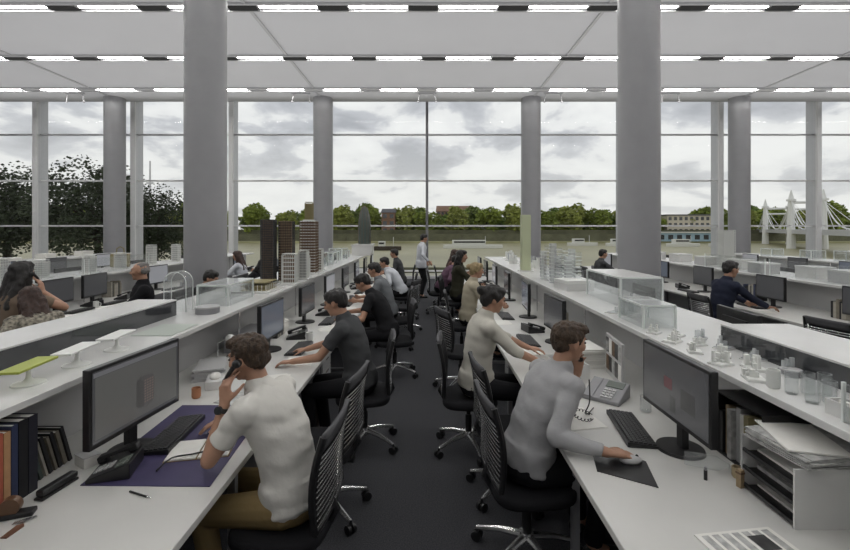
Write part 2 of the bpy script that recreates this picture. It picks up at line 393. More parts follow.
# boats
def boat(label, loc, L, rz, cabin, hullm=None):
    t = thing('river_boat', label, 'boat', loc, rz, 'boats moored on the river')
    pts = [(-L/2, -1.6), (L*.35, -1.7), (L/2, 0), (L*.35, 1.7), (-L/2, 1.6)]
    MB().poly(pts, 0, 1.4).build('hull', hullm or WST, t, bevel=.15)
    MB().box(-L*.35, -1.2, 1.4, L*(cabin-.5), 1.2, 3.1).build('cabin', WST, t, bevel=.1)
    MB().box(-L*.33, -1.23, 2.1, L*(cabin-.5)-.3, 1.23, 2.7).build('window_band', DKGLASS, t)
    MB().cyl((L*.2, 0, 1.4), (L*.2, 0, 4.5), .08).build('mast', MULLW, t)
boat('long white boat with low cabin on the river behind the woman and the purple shirt', (17, 165, -5.25), 22, .05, .7)
boat('white boat on the river between the right columns, left of its neighbour', (66, 190, -5.25), 13, .1, .5)
boat('white boat on the river between the right columns, close to the nearest column', (80, 185, -5.25), 12, -.1, .6)
boat('white boat on the river right of the nearest right column', (103, 180, -5.25), 14, .15, .6)
boat('second white boat right of the nearest right column, closer to the window mullion', (117, 178, -5.25), 10, .1, .5)
boat('small dark barge on the river near the middle mullion', (-13, 150, -5.25), 9, 0, .4, BARK)
# suspension bridge
bt = thing('suspension_bridge', 'white cable-stayed suspension bridge over the river at far right', 'bridge', (0, 0, 0))
BW = mat('bridge_white', (.78, .78, .76), .7)
A = V((165, 212, 0)); B = V((136, 161, 0)); dr = (A-B).normalized(); nn_ = V((dr.y, -dr.x, 0))
def bridge_pt(s, o=0, z=0): return B + dr*s + nn_*o + V((0, 0, z))
Lb = (A-B).length
d_ = MB(); P = [bridge_pt(-90, -4.5), bridge_pt(Lb+32, -4.5), bridge_pt(Lb+32, 4.5), bridge_pt(-90, 4.5)]
d_.poly([(p.x, p.y) for p in P], .2, 1.7); d_.build('deck', MULL, bt)
for s0 in (0, Lb):
    tw = MB()
    for o in (-4.5, 4.5):
        tw.cyl(bridge_pt(s0, o, -6), bridge_pt(s0, o, 12.5), 1.5, .8, 10); tw.cyl(bridge_pt(s0, o, 12.5), bridge_pt(s0, o, 16), 1.0, .15, 10)
        tw.cyl(bridge_pt(s0, o, 12), bridge_pt(s0, o, 12.7), 1.5, 1.5, 10)
    tw.cyl(bridge_pt(s0, -4.5, 11.5), bridge_pt(s0, 4.5, 11.5), .5); tw.cyl(bridge_pt(s0, -4.5, 9), bridge_pt(s0, 4.5, 9), .4)
    tw.build('tower', BW, bt)
    for o in (-4.5, 4.5):
        for q in (-40, -26, -13, 13, 26):
            MB().tube([bridge_pt(s0, o, 12), bridge_pt(s0+q, o, 1.8)], .09, 5).build('stay', BW, bt)
        for dd in (1, -1):
            pts = [bridge_pt(s0 + dd*q*3.2, o, 1.9 + 10.5*(1-q/9)**2) for q in range(10)]
            MB().tube(pts, .22, 5).build('cable', BW, bt)
# ------------------------------------------------------------ benches
ZD = .73; ZS = 1.15
def bench(label, x0, x1, x2, x3, y0, y1, group='long shared work benches'):
    """x0,x3 the two desk edges, x1,x2 the shelf edges; built about its own middle"""
    if x0 > x3: x0, x1, x2, x3 = x3, x2, x1, x0
    xm = (x1+x2)/2; t = thing('work_bench', label, 'desk', (xm, y0, 0), 0, group); L = y1-y0
    a, b, c, d = x0-xm, x1-xm, x2-xm, x3-xm; p = .27
    for lo_, hi_ in ((a, b+p-.005), (c-p+.005, d)):
        MB().box(lo_, 0, ZD-.035, hi_, L, ZD).build('worktop', WHITE, t, bevel=.004)
    MB().box(b, 0, ZS-.035, c, L, ZS).build('shelf', SHELFW, t, bevel=.004)
    for s_ in (b+p, c-p): MB().box(s_-.012, 0, .12, s_+.012, L, ZS-.035).build('back_panel', LGREYP, t)
    n = max(1, round(L/1.8)); 
    for i in range(n+1):
        y = L*i/n; y = min(max(y, .02), L-.02)
        MB().box(b+p+.014, y-.015, .1, c-p-.014, y+.015, ZS-.035).build('divider', WHITE, t)
        for lo_, hi_ in ((a+.08, b+p-.02), (c-p+.02, d-.08)):
            MB().box(lo_, y-.02, 0, hi_, y+.02, .03).box(lo_, y-.02, ZD-.075, hi_, y+.02, ZD-.037).box(lo_, y-.02, .03, lo_+.04, y+.02, ZD-.075).box(hi_-.04, y-.02, .03, hi_, y+.02, ZD-.075).build('leg_frame', GREYP, t)
        if i < n:
            for s_ in (b+.02, c-.02): MB().box(s_-.006, y+.03, ZD+.003, s_+.006, y+.05, ZS-.036).build('bracket', CHROME, t)
    return t
bench('long white bench with raised shelf immediately left of the aisle', -.93, -1.76, -2.62, -3.35, .55, 13.4)
bench('long white bench with raised shelf immediately right of the aisle', .72, 1.55, 2.42, 3.22, .55, 12.2)
bench('second bench to the left, with the dark monitors and the man in the black suit', -4.62, -5.45, -6.3, -7.1, 3.6, 14.2)
bench('second bench to the right, where the man in navy works', 4.62, 5.45, 6.3, 7.1, 3.6, 14.2)
bench('outermost long white bench at far left', -8.5, -9.3, -10.1, -10.7, 6.5, 14.2)
bench('outermost long white bench at far right', 8.5, 9.3, 10.1, 10.7, 6.5, 14.2)
# pedestals under the near benches
def pedestal(x, y, label):
    t = thing('drawer_pedestal', label, 'drawer unit', (x, y, 0), 0, 'drawer pedestals under the benches')
    MB().box(-.2, -.21, .03, .2, .21, .6).build('body', GREYP, t, bevel=.004)
    s_ = 1 if x < 0 else -1
    for k_, (a, b) in enumerate(((.04, .32), (.33, .46), (.47, .59))):
        f = MB().box(s_*.2 if s_ > 0 else -.215, -.2, a, s_*.2+.015 if s_ > 0 else -.2, .2, b).build('drawer', LGREYP, t, bevel=.003)
        MB().box(s_*.215-.003, -.06, b-.03, s_*.215+.008, .06, b-.02).build('handle', CHROME, f)
for i, y in enumerate((1.55, 3.45, 5.1, 7.3)):
    pedestal(-1.35, y, 'grey drawer pedestal under the bench left of the aisle, %s from the camera' % nth(i))
    pedestal(1.15, y+.1, 'grey drawer pedestal under the bench right of the aisle, %s from the camera' % nth(i))

# ------------------------------------------------------------ chairs: local +Y is the way the sitter faces
def make_chair():
    t = thing('office_chair', 'x', 'chair', (0, 0, 0), 0, 'black swivel office chairs')
    sp = MB()
    for k in range(5):
        a = R_(90+72*k); d = V((math.cos(a), math.sin(a), 0))
        sp.tube([d*.03+V((0, 0, .13)), d*.16+V((0, 0, .115)), d*.31+V((0, 0, .075))], [.024, .019, .014], 8)
    sp.cyl((0, 0, .09), (0, 0, .16), .04, n=16)
    sp.build('star_base', CHROME, t, smooth=True)
    for k in range(5):
        a = R_(90+72*k); d = V((math.cos(a), math.sin(a), 0)); q = V((-d.y, d.x, 0)); c = d*.31
        MB().cyl(c+q*.008+V((0, 0, .03)), c+q*.028+V((0, 0, .03)), .03, n=14).cyl(c-q*.028+V((0, 0, .03)), c-q*.008+V((0, 0, .03)), .03, n=14).cyl(c+V((0, 0, .03)), c+V((0, 0, .085)), .009, n=8).build('castor', BLKP, t, smooth=True)
    MB().cyl((0, 0, .15), (0, 0, .30), .028, n=14).cyl((0, 0, .30), (0, 0, .40), .018, n=14).build('gas_column', BLKP, t, smooth=True)
    MB().box(-.11, -.13, .375, .11, .12, .415).build('tilt_mechanism', GREYP, t, bevel=.012)
    s_ = MB(); pts = []
    for i in range(28):
        a = 2*PI*i/28; ca, sa = math.cos(a), math.sin(a)
        pts.append((.245*math.copysign(abs(ca)**.55, ca), .01+.235*math.copysign(abs(sa)**.55, sa)))
    s_.poly(pts, .41, .47); s_.build('seat', BLKF, t, smooth=True, bevel=.022, seg=3)
    # back: curved frame, horizontal slats
    def bk(x, z):      # back surface
        u = (z-.52)/.46
        return V((x, -.225 - .045*u + .025*math.sin(u*PI) + .30*x*x, z))
    fr = MB(); path = []
    for k in range(9): u = k/8; path.append(bk(-.225+.02*math.sin(u*PI)*-1, .52+.44*u))
    fr.tube(path, .017, 8)
    fr.tube([V((-p.x, p.y, p.z)) for p in path], .017, 8)
    fr.tube([bk(-.225+.45*k/8, .52) for k in range(9)], .015, 8)
    fr.tube([V((0, -.05, .39)), V((0, -.2, .42)), V((0, -.245, .50)), bk(0, .56)], [.03, .028, .026, .015], 8)
    fr.build('back_frame', BLKP, t, smooth=True)
    sl = MB()
    for k in range(13):
        z = .55+.026*k; sl.tube([bk(-.225+.45*q/8, z) - V((0, .012, 0)) for q in range(9)], .0042, 6)
    for x in (-.17, .17): pass
    sl.build('back_slats', CHROME, t, smooth=True)
    pd = MB()
    vs = []; nx, nz = 9, 4
    for yy in (-.010, .012):
        for j in range(nz):
            for i in range(nx): p = bk(-.215+.43*i/(nx-1), .885+.085*j/(nz-1)); vs.append(p + V((0, yy, 0)))
    fs = []; m = nx*nz
    for j in range(nz-1):
        for i in range(nx-1): a = j*nx+i; fs += [(a, a+1, a+nx+1, a+nx), (m+a, m+a+nx, m+a+nx+1, m+a+1)]
    for i in range(nx-1): fs += [(i, m+i, m+i+1, i+1), ((nz-1)*nx+i, (nz-1)*nx+i+1, m+(nz-1)*nx+i+1, m+(nz-1)*nx+i)]
    for j in range(nz-1): fs += [(j*nx, (j+1)*nx, m+(j+1)*nx, m+j*nx), (j*nx+nx-1, m+j*nx+nx-1, m+(j+1)*nx+nx-1, (j+1)*nx+nx-1)]
    pd.add(vs, fs).build('head_pad', GREYF, t, smooth=2)
    # mesh in front of the slats
    vs = []; fs = []
    for j in range(10):
        for i in range(nx): vs.append(bk(-.21+.42*i/(nx-1), .53+.36*j/9) + V((0, .014, 0)))
    for j in range(9):
        for i in range(nx-1): a = j*nx+i; fs.append((a, a+1, a+nx+1, a+nx))
    mo = MB().add(vs, fs).build('back_mesh', BLKF, t, smooth=2); so = mo.modifiers.new('thick', 'SOLIDIFY'); so.thickness = .006
    return t
CH0 = make_chair(); CH0.name = 'office_chair'
chair_used = [False]
def chair(x, y, rz, label):
    label = label[0].lower()+label[1:]
    if not chair_used[0]:
        chair_used[0] = True; CH0.location = (x, y, 0); CH0.rotation_euler.z = R_(rz); CH0['label'] = label; return CH0
    return copy_thing(CH0, (x, y, 0), R_(rz), label)

# ------------------------------------------------------------ people
SKIN = mat('skin', (.42, .235, .155), .55, var=.06, vscale=12); SKIND = mat('tanned_skin', (.36, .19, .12), .55, var=.06, vscale=12)
HAIRS = {'brown': mat('brown_hair', (.055, .033, .018), .6, bump=.8, bscale=140, var=.5, vscale=40), 'dark': mat('dark_hair', (.012, .010, .009), .5, bump=.6, bscale=140, var=.4, vscale=40),
         'blonde': mat('blonde_hair', (.33, .25, .13), .6, bump=.6, bscale=140, var=.25, vscale=40), 'grey': mat('grey_hair', (.20, .19, .18), .7, bump=.6, bscale=140), 'auburn': mat('auburn_hair', (.045, .022, .015), .55, bump=.6, bscale=140, var=.4, vscale=40)}
def cloth(name, col, bump=.5): return mat(name, col, .9, bump=bump, bscale=14, spec=.2)
def displace(me, fn):
    nr = [n.vector.copy() for n in me.vertex_normals]; out = []
    for v, n in zip(me.vertices, nr): out.extend(v.co + n*fn(v.co))
    me.vertices.foreach_set('co', out); me.update()
def sculpt(mb, name, material, parent, voxel, smooth=4, factor=.5, tuft=0):
    me = bpy.data.meshes.new(name); me.from_pydata([tuple(p) for p in mb.v], [], mb.f)
    o = bpy.data.objects.new(name, me); C.objects.link(o)
    rm = o.modifiers.new('r', 'REMESH'); rm.mode = 'VOXEL'; rm.voxel_size = voxel; rm.use_smooth_shade = True
    if smooth: sm = o.modifiers.new('s', 'SMOOTH'); sm.iterations = smooth; sm.factor = factor
    dg = bpy.context.evaluated_depsgraph_get(); dg.update()
    m2 = bpy.data.meshes.new_from_object(o.evaluated_get(dg), depsgraph=dg)
    o.modifiers.clear(); o.data = m2; bpy.data.meshes.remove(me); m2.name = name
    m2.materials.clear(); m2.materials.append(material)
    if tuft:
        displace(m2, lambda co: noise.noise(V((co.x*38, co.y*38, co.z*20)))*tuft + noise.noise(co*90)*tuft*.4)
    m2.polygons.foreach_set('use_smooth', [True]*len(m2.polygons))
    o.parent = parent; return o
def rot_to(z, x):
    """matrix with local z along z and local x near x"""
    z = V(z).normalized(); x = V(x); x = (x - z*x.dot(z)).normalized(); y = z.cross(x)
    return Matrix((x, y, z)).transposed()
def ik(s, t, l1, l2, hint):
    s, t = V(s), V(t); d = t-s; L = min(d.length, (l1+l2)*.995); d.normalize(); t = s + d*L
    a = (l1*l1 - l2*l2 + L*L)/(2*L); h = math.sqrt(max(0, l1*l1 - a*a)); q = V(hint); q = (q - d*q.dot(d)).normalized()
    return s + d*a + q*h, t
def hand(mb, w_, d, n, side, curl=.35, k=1.0, thumb=.5, spread=.1):
    """w_ wrist, d finger direction, n the way the palm faces, side +1 right hand"""
    d = V(d).normalized(); n = V(n); n = (n - d*n.dot(d)).normalized(); l = d.cross(n)*side
    kn = []
    for i, o in enumerate((.030, .011, -.010, -.029)):
        b = w_ + l*(o*.55*k); q = w_ + l*(o*k) + d*((.088, .092, .088, .080)[i]*k); kn.append(q)
        mb.cap(b, q, .0155*k, .0125*k, 8)
    mb.cap(w_ + l*.02*k + d*.03*k, w_ + l*.026*k + d*.06*k + n*.006, .017*k, .014*k, 8)
    for i, q in enumerate(kn):
        f = (.95, 1.05, .98, .78)[i]*k; dd = (d + l*spread*(1.2, .3, -.4, -1.1)[i]).normalized(); p = q; r = (.0092, .0095, .009, .0082)[i]*k
        for j, seg in enumerate((.042, .026, .021)):
            an = curl*(1.0, 1.15, .7)[j]; dd = (dd*math.cos(an) + n*math.sin(an)).normalized() if j or True else dd
            p2 = p + dd*seg*f; mb.cap(p, p2, r, r*.92, 8); p = p2; r *= .92
    p = w_ + l*.022*k + d*.022*k; dd = (d*.75 + l*.75 + n*thumb*.6).normalized()
    for seg, r in ((.045, .0135), (.032, .0115), (.025, .010)):
        p2 = p + dd*seg*k; mb.cap(p, p2, r*k, r*.9*k, 8); p = p2; dd = (dd*.85 + d*.35 + n*thumb*.3).normalized()
def person(label, loc, rz, top, legs, hair='dark', style='short', skin=None, lean=10, bend=0, slean=0, head=(0, 0), sit=True,
           LH=None, RH=None, Lh=None, Rh=None, Le=None, Re=None, feet=None, phone=0, grip=None, sleeve='long', vox=.013, shoe=None, scale=1.0, hv=None, seat=.48, twist=0, thumbs=(.5, .5), group=None, curls=(.4, .4)):
    """local frame: faces +Y, x is its right. LH/RH wrist targets, Lh/Rh (finger dir, palm normal), Le/Re elbow hints"""
    skin = skin or SKIN
    t = thing('person', label, 'person', loc, R_(rz), group); t.scale = (scale,)*3
    ph = seat+.09 if sit else .93
    P = V((0, 0, ph)); la_, sb = R_(lean), R_(slean)
    up1 = V((math.sin(sb), math.sin(la_), math.cos(la_))).normalized(); up2 = V((math.sin(sb), math.sin(la_+R_(bend)), math.cos(la_+R_(bend)))).normalized()
    mid = P + up1*.22; ch = mid + (up1*.4+up2*.6).normalized()*.17; nb = ch + up2*.145
    tw = R_(twist); xr = V((math.cos(tw), math.sin(tw), 0)); xr = (xr - up2*xr.dot(up2)).normalized()
    sh = {1: nb + xr*.168 - up2*.035, -1: nb - xr*.168 - up2*.035}
    hp, hy = R_(head[0]), R_(head[1])       # pitch down, yaw (+ = turn left)
    fwd = V((-math.sin(hy+tw), math.cos(hy+tw), 0)); hup = V((0, 0, 1))*math.cos(hp) + fwd*math.sin(hp); hf = (fwd - hup*fwd.dot(hup)).normalized()
    nk = nb + (up2*.5+hup*.5).normalized()*.075; hc = nk + hup*.105 + hf*.022; HR = rot_to(hup, hf.cross(hup)); hx = HR.col[0]
    H = lambda x, y, z: hc + hx*x + hf*y + hup*z
    if feet is None: feet = [(-.11, .42, 0), (.12, .36, 0)] if sit else [(-.10, .03, 0), (.10, -.03, 0)]
    hip = {-1: P + V((-.088, 0, -.02)), 1: P + V((.088, 0, -.02))}
    leg = {}
    for s_, f in zip((-1, 1), feet):
        an = V(f) + V((0, 0, .085)); kn_, an = ik(hip[s_], an, .43, .42, (s_*.15, 1, .9) if sit else (0, 1, 0)); leg[s_] = (hip[s_], kn_, an)
    if phone:
        g = H(*(grip or (phone*.118, .070, -.075))); dd = (hup*.95 - hf*.18 + hx*(-phone)*.12).normalized(); wv = g - dd*.105
        if phone < 0: LH, Lh = wv, (dd, hx*(-phone) + hf*-.35)
        else: RH, Rh = wv, (dd, hx*(-phone) + hf*-.35)
    arms = {}
    for s_, T, e in ((-1, LH, Le), (1, RH, Re)):
        T = V(T) if T is not None else sh[s_] + V((s_*.05, .05, -.52)); e = e or (s_*.6, -.5, -.8)
        el, wr = ik(sh[s_], T, .285, .25, e); arms[s_] = (sh[s_], el, wr)
    # ---- body
    b = MB(); TR = rot_to(up1, xr); TR2 = rot_to(up2, xr)
    def torso(m, g):
        st = [(P - up1*.10, .10, .085), (P - up1*.03, .160, .115), (P + up1*.05, .162, .118), (P + up1*.14, .146, .106), (mid + up1*.03, .146, .104), (ch - up2*.02, .160, .112),
              (ch + up2*.06, .166, .112), (ch + up2*.115, .150, .095), (nb + up2*.005, .105, .075), (nb + up2*.03, .06, .058)]
        vs = []; rows_ = []
        for k in range(len(st)-1):
            p0, p1, p2, p3 = st[max(k-1, 0)], st[k], st[k+1], st[min(k+2, len(st)-1)]
            for u in (0, .25, .5, .75) + ((1,) if k == len(st)-2 else ()):
                f = lambda A, B, Cc, D: .5*((2*B) + (Cc-A)*u + (2*A-5*B+4*Cc-D)*u*u + (3*B-A-3*Cc+D)*u**3)
                rows_.append((f(p0[0], p1[0], p2[0], p3[0]), f(p0[1], p1[1], p2[1], p3[1])+g, f(p0[2], p1[2], p2[2], p3[2])+g))
        n_ = 28; yb = up1.cross(xr); fs = []
        for k, (cc_, rx, ry) in enumerate(rows_):
            U = k/(len(rows_)-1); yv = (up1*(1-U)+up2*U).normalized().cross(xr)
            for q in range(n_):
                t_ = 2*PI*q/n_; ca, sa = math.cos(t_), math.sin(t_)
                vs.append(cc_ + xr*(rx*math.copysign(abs(ca)**.85, ca)) + yv*(ry*math.copysign(abs(sa)**.85, sa)))
        for k in range(len(rows_)-1):
            for q in range(n_): fs.append((k*n_+q, k*n_+(q+1) % n_, (k+1)*n_+(q+1) % n_, (k+1)*n_+q))
        fs += [tuple(range(n_-1, -1, -1)), tuple(range((len(rows_)-1)*n_, len(rows_)*n_))]
        m.add(vs, fs)
        m.cap(sh[-1] - up2*.01, sh[1] - up2*.01, .058+g, .058+g, 14); m.cap(ch + up2*.03, nb + up2*.03, .09+g, .062+g, 14)
    torso(b, -.004)
    b.cap(nb - up2*.03, nk + hup*.03, .057, .052, 14)
    # head
    b.sph(H(0, -.012, .030), (.075, .093, .083), HR, 20, 12); b.sph(H(0, .030, .0), (.063, .062, .085), HR, 16, 10)
    b.sph(H(0, .035, -.055), (.050, .050, .048), HR); b.sph(H(0, .070, -.083), (.022, .018, .018), HR)       # jaw, chin
    b.cap(H(0, .088, .028), H(0, .108, -.012), .009, .0135, 8); b.sph(H(0, .098, -.016), (.017, .012, .010), HR, 10, 7)   # nose
    b.cap(H(-.03, .082, .040), H(.03, .082, .040), .010, .010, 8)                   # brow
    b.cap(H(-.019, .084, -.042), H(.019, .084, -.042), .0075, .0075, 8); b.cap(H(-.016, .082, -.054), H(.016, .082, -.054), .008, .008, 8)   # lips
    for s_ in (-1, 1):
        b.sph(H(s_*.040, .060, -.010), (.024, .026, .026), HR); b.sph(H(s_*.076, -.005, .0), (.009, .020, .032), HR, 10, 8)
    # arms
    for s_ in (-1, 1):
        a, e, w_ = arms[s_]; b.cap(a, e, .048, .038); b.cap(e, w_, .039, .026); Hh = (Lh if s_ < 0 else Rh)
        fd = (w_-e).normalized()
        d_, n_ = Hh if Hh else (fd, V((-s_, 0, -.3)))
        hand(b, w_, d_, n_, s_, curls[0] if s_ < 0 else curls[1], thumb=thumbs[0] if s_ < 0 else thumbs[1])
        h_, k_, a_ = leg[s_]; b.cap(h_, k_, .078, .05); b.cap(k_, a_, .05, .034)
        b.cap(a_, a_ + V((s_*.01, .10, -.05)), .034, .028)
    bo = sculpt(b, 'body', skin, t, vox, 4 if vox < .01 else 3)
    # eyes
    for s_ in (-1, 1):
        MB().sph(H(s_*.030, .082, .018), (.013, .010, .008), HR, 10, 7).build('eye', mat('eye', (.16, .13, .11), .2), t, smooth=True)
        MB().cap(H(s_*.018, .096, .040), H(s_*.044, .086, .040), .0035, .003, 6).build('eyebrow', HAIRS[hair], t, smooth=True)
    # ---- shirt
    s = MB(); torso(s, .014)
    for s_ in (-1, 1):
        a, e, w_ = arms[s_]; s.sph(a, .064, None, 12, 8)
        if sleeve == 'short': s.cyl(a, a + (e-a)*.66, .062, .060, 16)
        elif sleeve == 'elbow': s.cap(a, e, .058, .05); s.cyl(e, e+(w_-e)*.25, .048, .045, 14)
        elif sleeve == 'long': s.cap(a, e, .059, .050); s.cyl(e, e+(w_-e)*.93, .050, .037, 14)
    s.cyl(nb - up2*.01, nb + up2*(.040 if sleeve == 'short' else .05), .088, .064, 16, ref=xr)
    s.cyl(P - V((0, 0, .10 if not sit else .025)), P + up1*.1, .156, .146, 22, sx=1.18, ref=xr)
    so_ = sculpt(s, 'shirt', top, t, vox, 16 if vox < .01 else 7)
    displace(so_.data, lambda co: noise.noise(V((co.x*6+co.z*5, co.y*7, co.z*13)))*.008 + noise.noise(V((co.x*14+co.z*11, co.y*14-co.z*8, co.z*20)))*.004)
    if sleeve == 'short' and vox < .01:
        co_ = MB(); co_.cyl(nb - up2*.004, nb + up2*.050, .098, .068, 24, ref=xr); cob = co_.build('collar', top, t, smooth=True)
    # ---- trousers
    q = MB(); q.sph(P + V((0, -.01, -.01)), (.178, .135, .115)); q.cyl(P + V((0, 0, -.02)), P + up1*.07, .14, .14, 16, sx=1.15, ref=xr)
    for s_ in (-1, 1):
        h_, k_, a_ = leg[s_]; q.cap(h_, k_, .092, .066, 14); q.cap(k_, k_+(a_-k_)*.2, .064, .060, 14); q.cyl(k_, k_+(a_-k_)*.97, .062, .052, 14)
    sculpt(q, 'trousers', legs, t, vox, 3)
    # ---- shoes
    for s_ in (-1, 1):
        a_ = leg[s_][2]; z0 = a_.z-.085; m = MB()
        m.sph((a_.x, a_.y-.01, z0+.045), (.04, .05, .044)); m.sph((a_.x+s_*.008, a_.y+.09, z0+.032), (.044, .085, .032)); m.sph((a_.x+s_*.012, a_.y+.15, z0+.028), (.04, .05, .026))
        m.build('shoe', shoe or BLKP, t, smooth=2)
    # ---- hair
    h = MB()
    h.sph(H(0, -.022, .045), (.086, .098, .082), HR, 20, 12)
    if style == 'short':
        h.sph(H(0, .028, .088), (.066, .056, .036), HR); h.sph(H(0, -.055, .0), (.070, .060, .07), HR)
        for s_ in (-1, 1): h.sph(H(s_*.070, -.008, .040), (.014, .030, .034), HR)
    elif style == 'fringe':
        h.sph(H(0, .035, .094), (.068, .062, .036), HR); h.sph(H(.01, .080, .088), (.046, .026, .022), HR); h.sph(H(0, -.055, .005), (.072, .058, .072), HR)
        for s_ in (-1, 1): h.sph(H(s_*.070, -.012, .042), (.015, .034, .032), HR)
    elif style == 'bald':
        h = MB(); h.sph(H(0, -.040, .012), (.083, .072, .055), HR); h.sph(H(0, -.03, .07), (.07, .075, .045), HR)
    elif style == 'long':
        h.sph(H(0, .028, .085), (.072, .062, .040), HR); h.sph(H(0, -.06, -.02), (.085, .06, .10), HR)
        for s_ in (-1, 0, 1): h.cap(H(s_*.055, -.055, -.02), nb + xr*(s_*.075) - V((0, .10, .02)) - up2*.10, .050, .038)
        for s_ in (-1, 1): h.cap(H(s_*.074, .0, .03), H(s_*.085, -.01, -.16), .024, .022)
    elif style == 'bun':
        h.sph(H(0, .028, .085), (.072, .060, .038), HR); h.sph(H(0, -.06, -.0), (.078, .056, .08), HR); h.sph(H(0, -.125, .045), .040)
        for s_ in (-1, 1): h.sph(H(s_*.072, -.0, .025), (.016, .036, .045), HR)
    sculpt(h, 'hair', HAIRS[hair], t, .0065 if vox < .01 else .011, 2, tuft=.010)
    t['_'] = 0; del t['_']
    INFO[label] = dict(H=H, arms=arms, HR=HR, leg=leg, up2=up2, t=t, hx=hx, hf=hf, hup=hup)
    return t
INFO = {}
# ------------------------------------------------------------ who sits where
def P_(label, x, y, rz, top, legs, LH=None, RH=None, Lh=None, Rh=None, Le=None, Re=None, ch=None, **k):
    """hand targets, directions and hints are given in world space here"""
    R = Matrix.Rotation(-R_(rz), 3, 'Z'); o = V((x, y, 0)); sc_ = k.get('scale', 1)
    pt = lambda p: None if p is None else (R @ (V(p)-o))/sc_
    dv = lambda p: None if p is None else R @ V(p)
    pr = lambda h: None if h is None else (dv(h[0]), dv(h[1]))
    t = person(label, (x, y, 0), rz, top, legs, LH=pt(LH), RH=pt(RH), Lh=pr(Lh), Rh=pr(Rh), Le=dv(Le), Re=dv(Re), **k)
    if ch is not None:
        cx, cy, cr, cl = ch; chair(cx, cy, cr, cl)
    return t
POLO = cloth('white_polo_cotton', (.66, .645, .60)); SWEAT = cloth('light_grey_knit', (.36, .36, .365)); KHAKI = cloth('khaki_cotton', (.23, .165, .075))
BLKT = cloth('black_trousers', (.012, .012, .014)); DKG = cloth('charcoal_tee', (.065, .067, .07)); BLKS = cloth('black_tee', (.018, .018, .02)); GREYT = cloth('grey_tee', (.17, .18, .19))
WSH = cloth('white_shirt', (.60, .62, .66)); NAVY = cloth('navy_shirt', (.022, .026, .045)); PURP = cloth('plum_shirt', (.13, .075, .11)); BEIGE = cloth('beige_cardigan', (.42, .38, .29))
OLIVE = cloth('dark_olive_top', (.035, .034, .022)); SUIT = cloth('black_suit', (.012, .012, .014)); DENIM = cloth('dark_denim', (.03, .035, .05)); ROSE = cloth('rose_brown_top', (.16, .09, .08))
FLOR = mat('patterned_blouse', (.22, .20, .16), .85, var=.85, vscale=34); TAUPE = cloth('taupe_top', (.20, .15, .11))
V8 = .0065
P_('man in white polo and khaki trousers at the left desk, phone to his ear', -.665, 2.26, 76, POLO, KHAKI, hair='brown', style='fringe', lean=13, bend=17, head=(14, 2),
   phone=-1, Le=(-.45, -.15, -1), RH=(-1.13, 2.60, .80), Rh=((-1, -.3, -.05), (0, 0, -1)), Re=(.2, .3, -1),
   sleeve='short', vox=V8, curls=(.45, .35), thumbs=(.9, .3), ch=(-.70, 2.27, 86, 'black swivel chair with slatted back under the man in the white polo shirt'), feet=[(-.12, .36, 0), (.13, .42, 0)])
P_('man in light grey sweater at the right desk, phone to his ear, hand on mouse', .57, 2.60, -74, SWEAT, BLKT, hair='brown', style='fringe', lean=17, bend=15, head=(12, 0),
   RH=(.905, 2.26, .778), Rh=((1, .06, -.10), (0, 0, -1)), Re=(-.3, -.6, -.9), phone=-1, grip=(-.075, .135, -.095), Le=(.55, .1, -1), sleeve='long', vox=V8, curls=(.5, .22), thumbs=(.9, .2),
   ch=(.575, 2.60, -84, 'black swivel chair with slatted back under the man in the light grey sweater'))
P_('man in charcoal t-shirt typing at the left desk beyond the white polo', -.58, 3.95, 84, DKG, BLKT, hair='dark', lean=10, bend=12, head=(20, 0), sleeve='short', RH=(-1.12, 4.2, .78), Rh=((-1, .1, -.1), (0, 0, -1)),
   LH=(-1.14, 3.8, .78), Lh=((-1, .1, -.1), (0, 0, -1)), Le=(.2, -.5, -1), vox=.010, ch=(-.55, 3.97, 95, 'black swivel chair under the man in the charcoal t-shirt'))
P_('woman in pale cream jumper with tied dark hair, second at the right desk', .42, 3.88, -82, cloth('cream_jumper', (.55, .53, .47)), BLKT, hair='dark', style='bun', lean=5, bend=8, head=(18, 0), sleeve='elbow', RH=(.96, 3.75, .78), Rh=((1, .1, -.1), (0, 0, -1)),
   LH=(.98, 4.15, .78), Lh=((1, -.1, -.1), (0, 0, -1)), Re=(-.2, -.5, -1), vox=.010, scale=1.02, ch=(.36, 3.9, -94, 'black swivel chair under the woman in the pale cream jumper'))
P_('man in black t-shirt bent over papers, third at the left desk', -.50, 5.85, 82, BLKS, BLKT, hair='dark', lean=18, bend=16, head=(32, 0), sleeve='short', RH=(-1.1, 6.05, .78), Rh=((-1, -.1, -.1), (0, 0, -1)), LH=(-1.05, 5.65, .78), Lh=((-1, .2, -.1), (0, 0, -1)),
   Le=(.2, -.6, -1), ch=(-.42, 5.87, 98, 'black swivel chair under the man in the black t-shirt'))
P_('man in grey t-shirt, fourth at the left desk behind the man in black', -.60, 7.2, 86, GREYT, BLKT, hair='dark', lean=12, bend=14, head=(18, 0), sleeve='short', RH=(-1.1, 7.4, .78), LH=(-1.1, 7.0, .78), ch=(-.50, 7.2, 90, 'black swivel chair under the man in the grey t-shirt'))
P_('man in white shirt leaning low over the left desk near the standing man', -.54, 9.6, 84, WSH, BLKT, hair='dark', lean=26, bend=16, head=(15, 0), sleeve='elbow', RH=(-1.0, 9.8, .78), LH=(-1.0, 9.4, .78), ch=(-.46, 9.6, 92, 'black swivel chair under the man leaning low in a white shirt'))
P_('man in white shirt and dark trousers standing in the aisle', -.17, 12.45, -70, WSH, BLKT, hair='dark', sit=False, lean=2, bend=4, head=(12, 0), RH=(.05, 12.2, 1.02), LH=(-.05, 12.72, .98), scale=1.0)
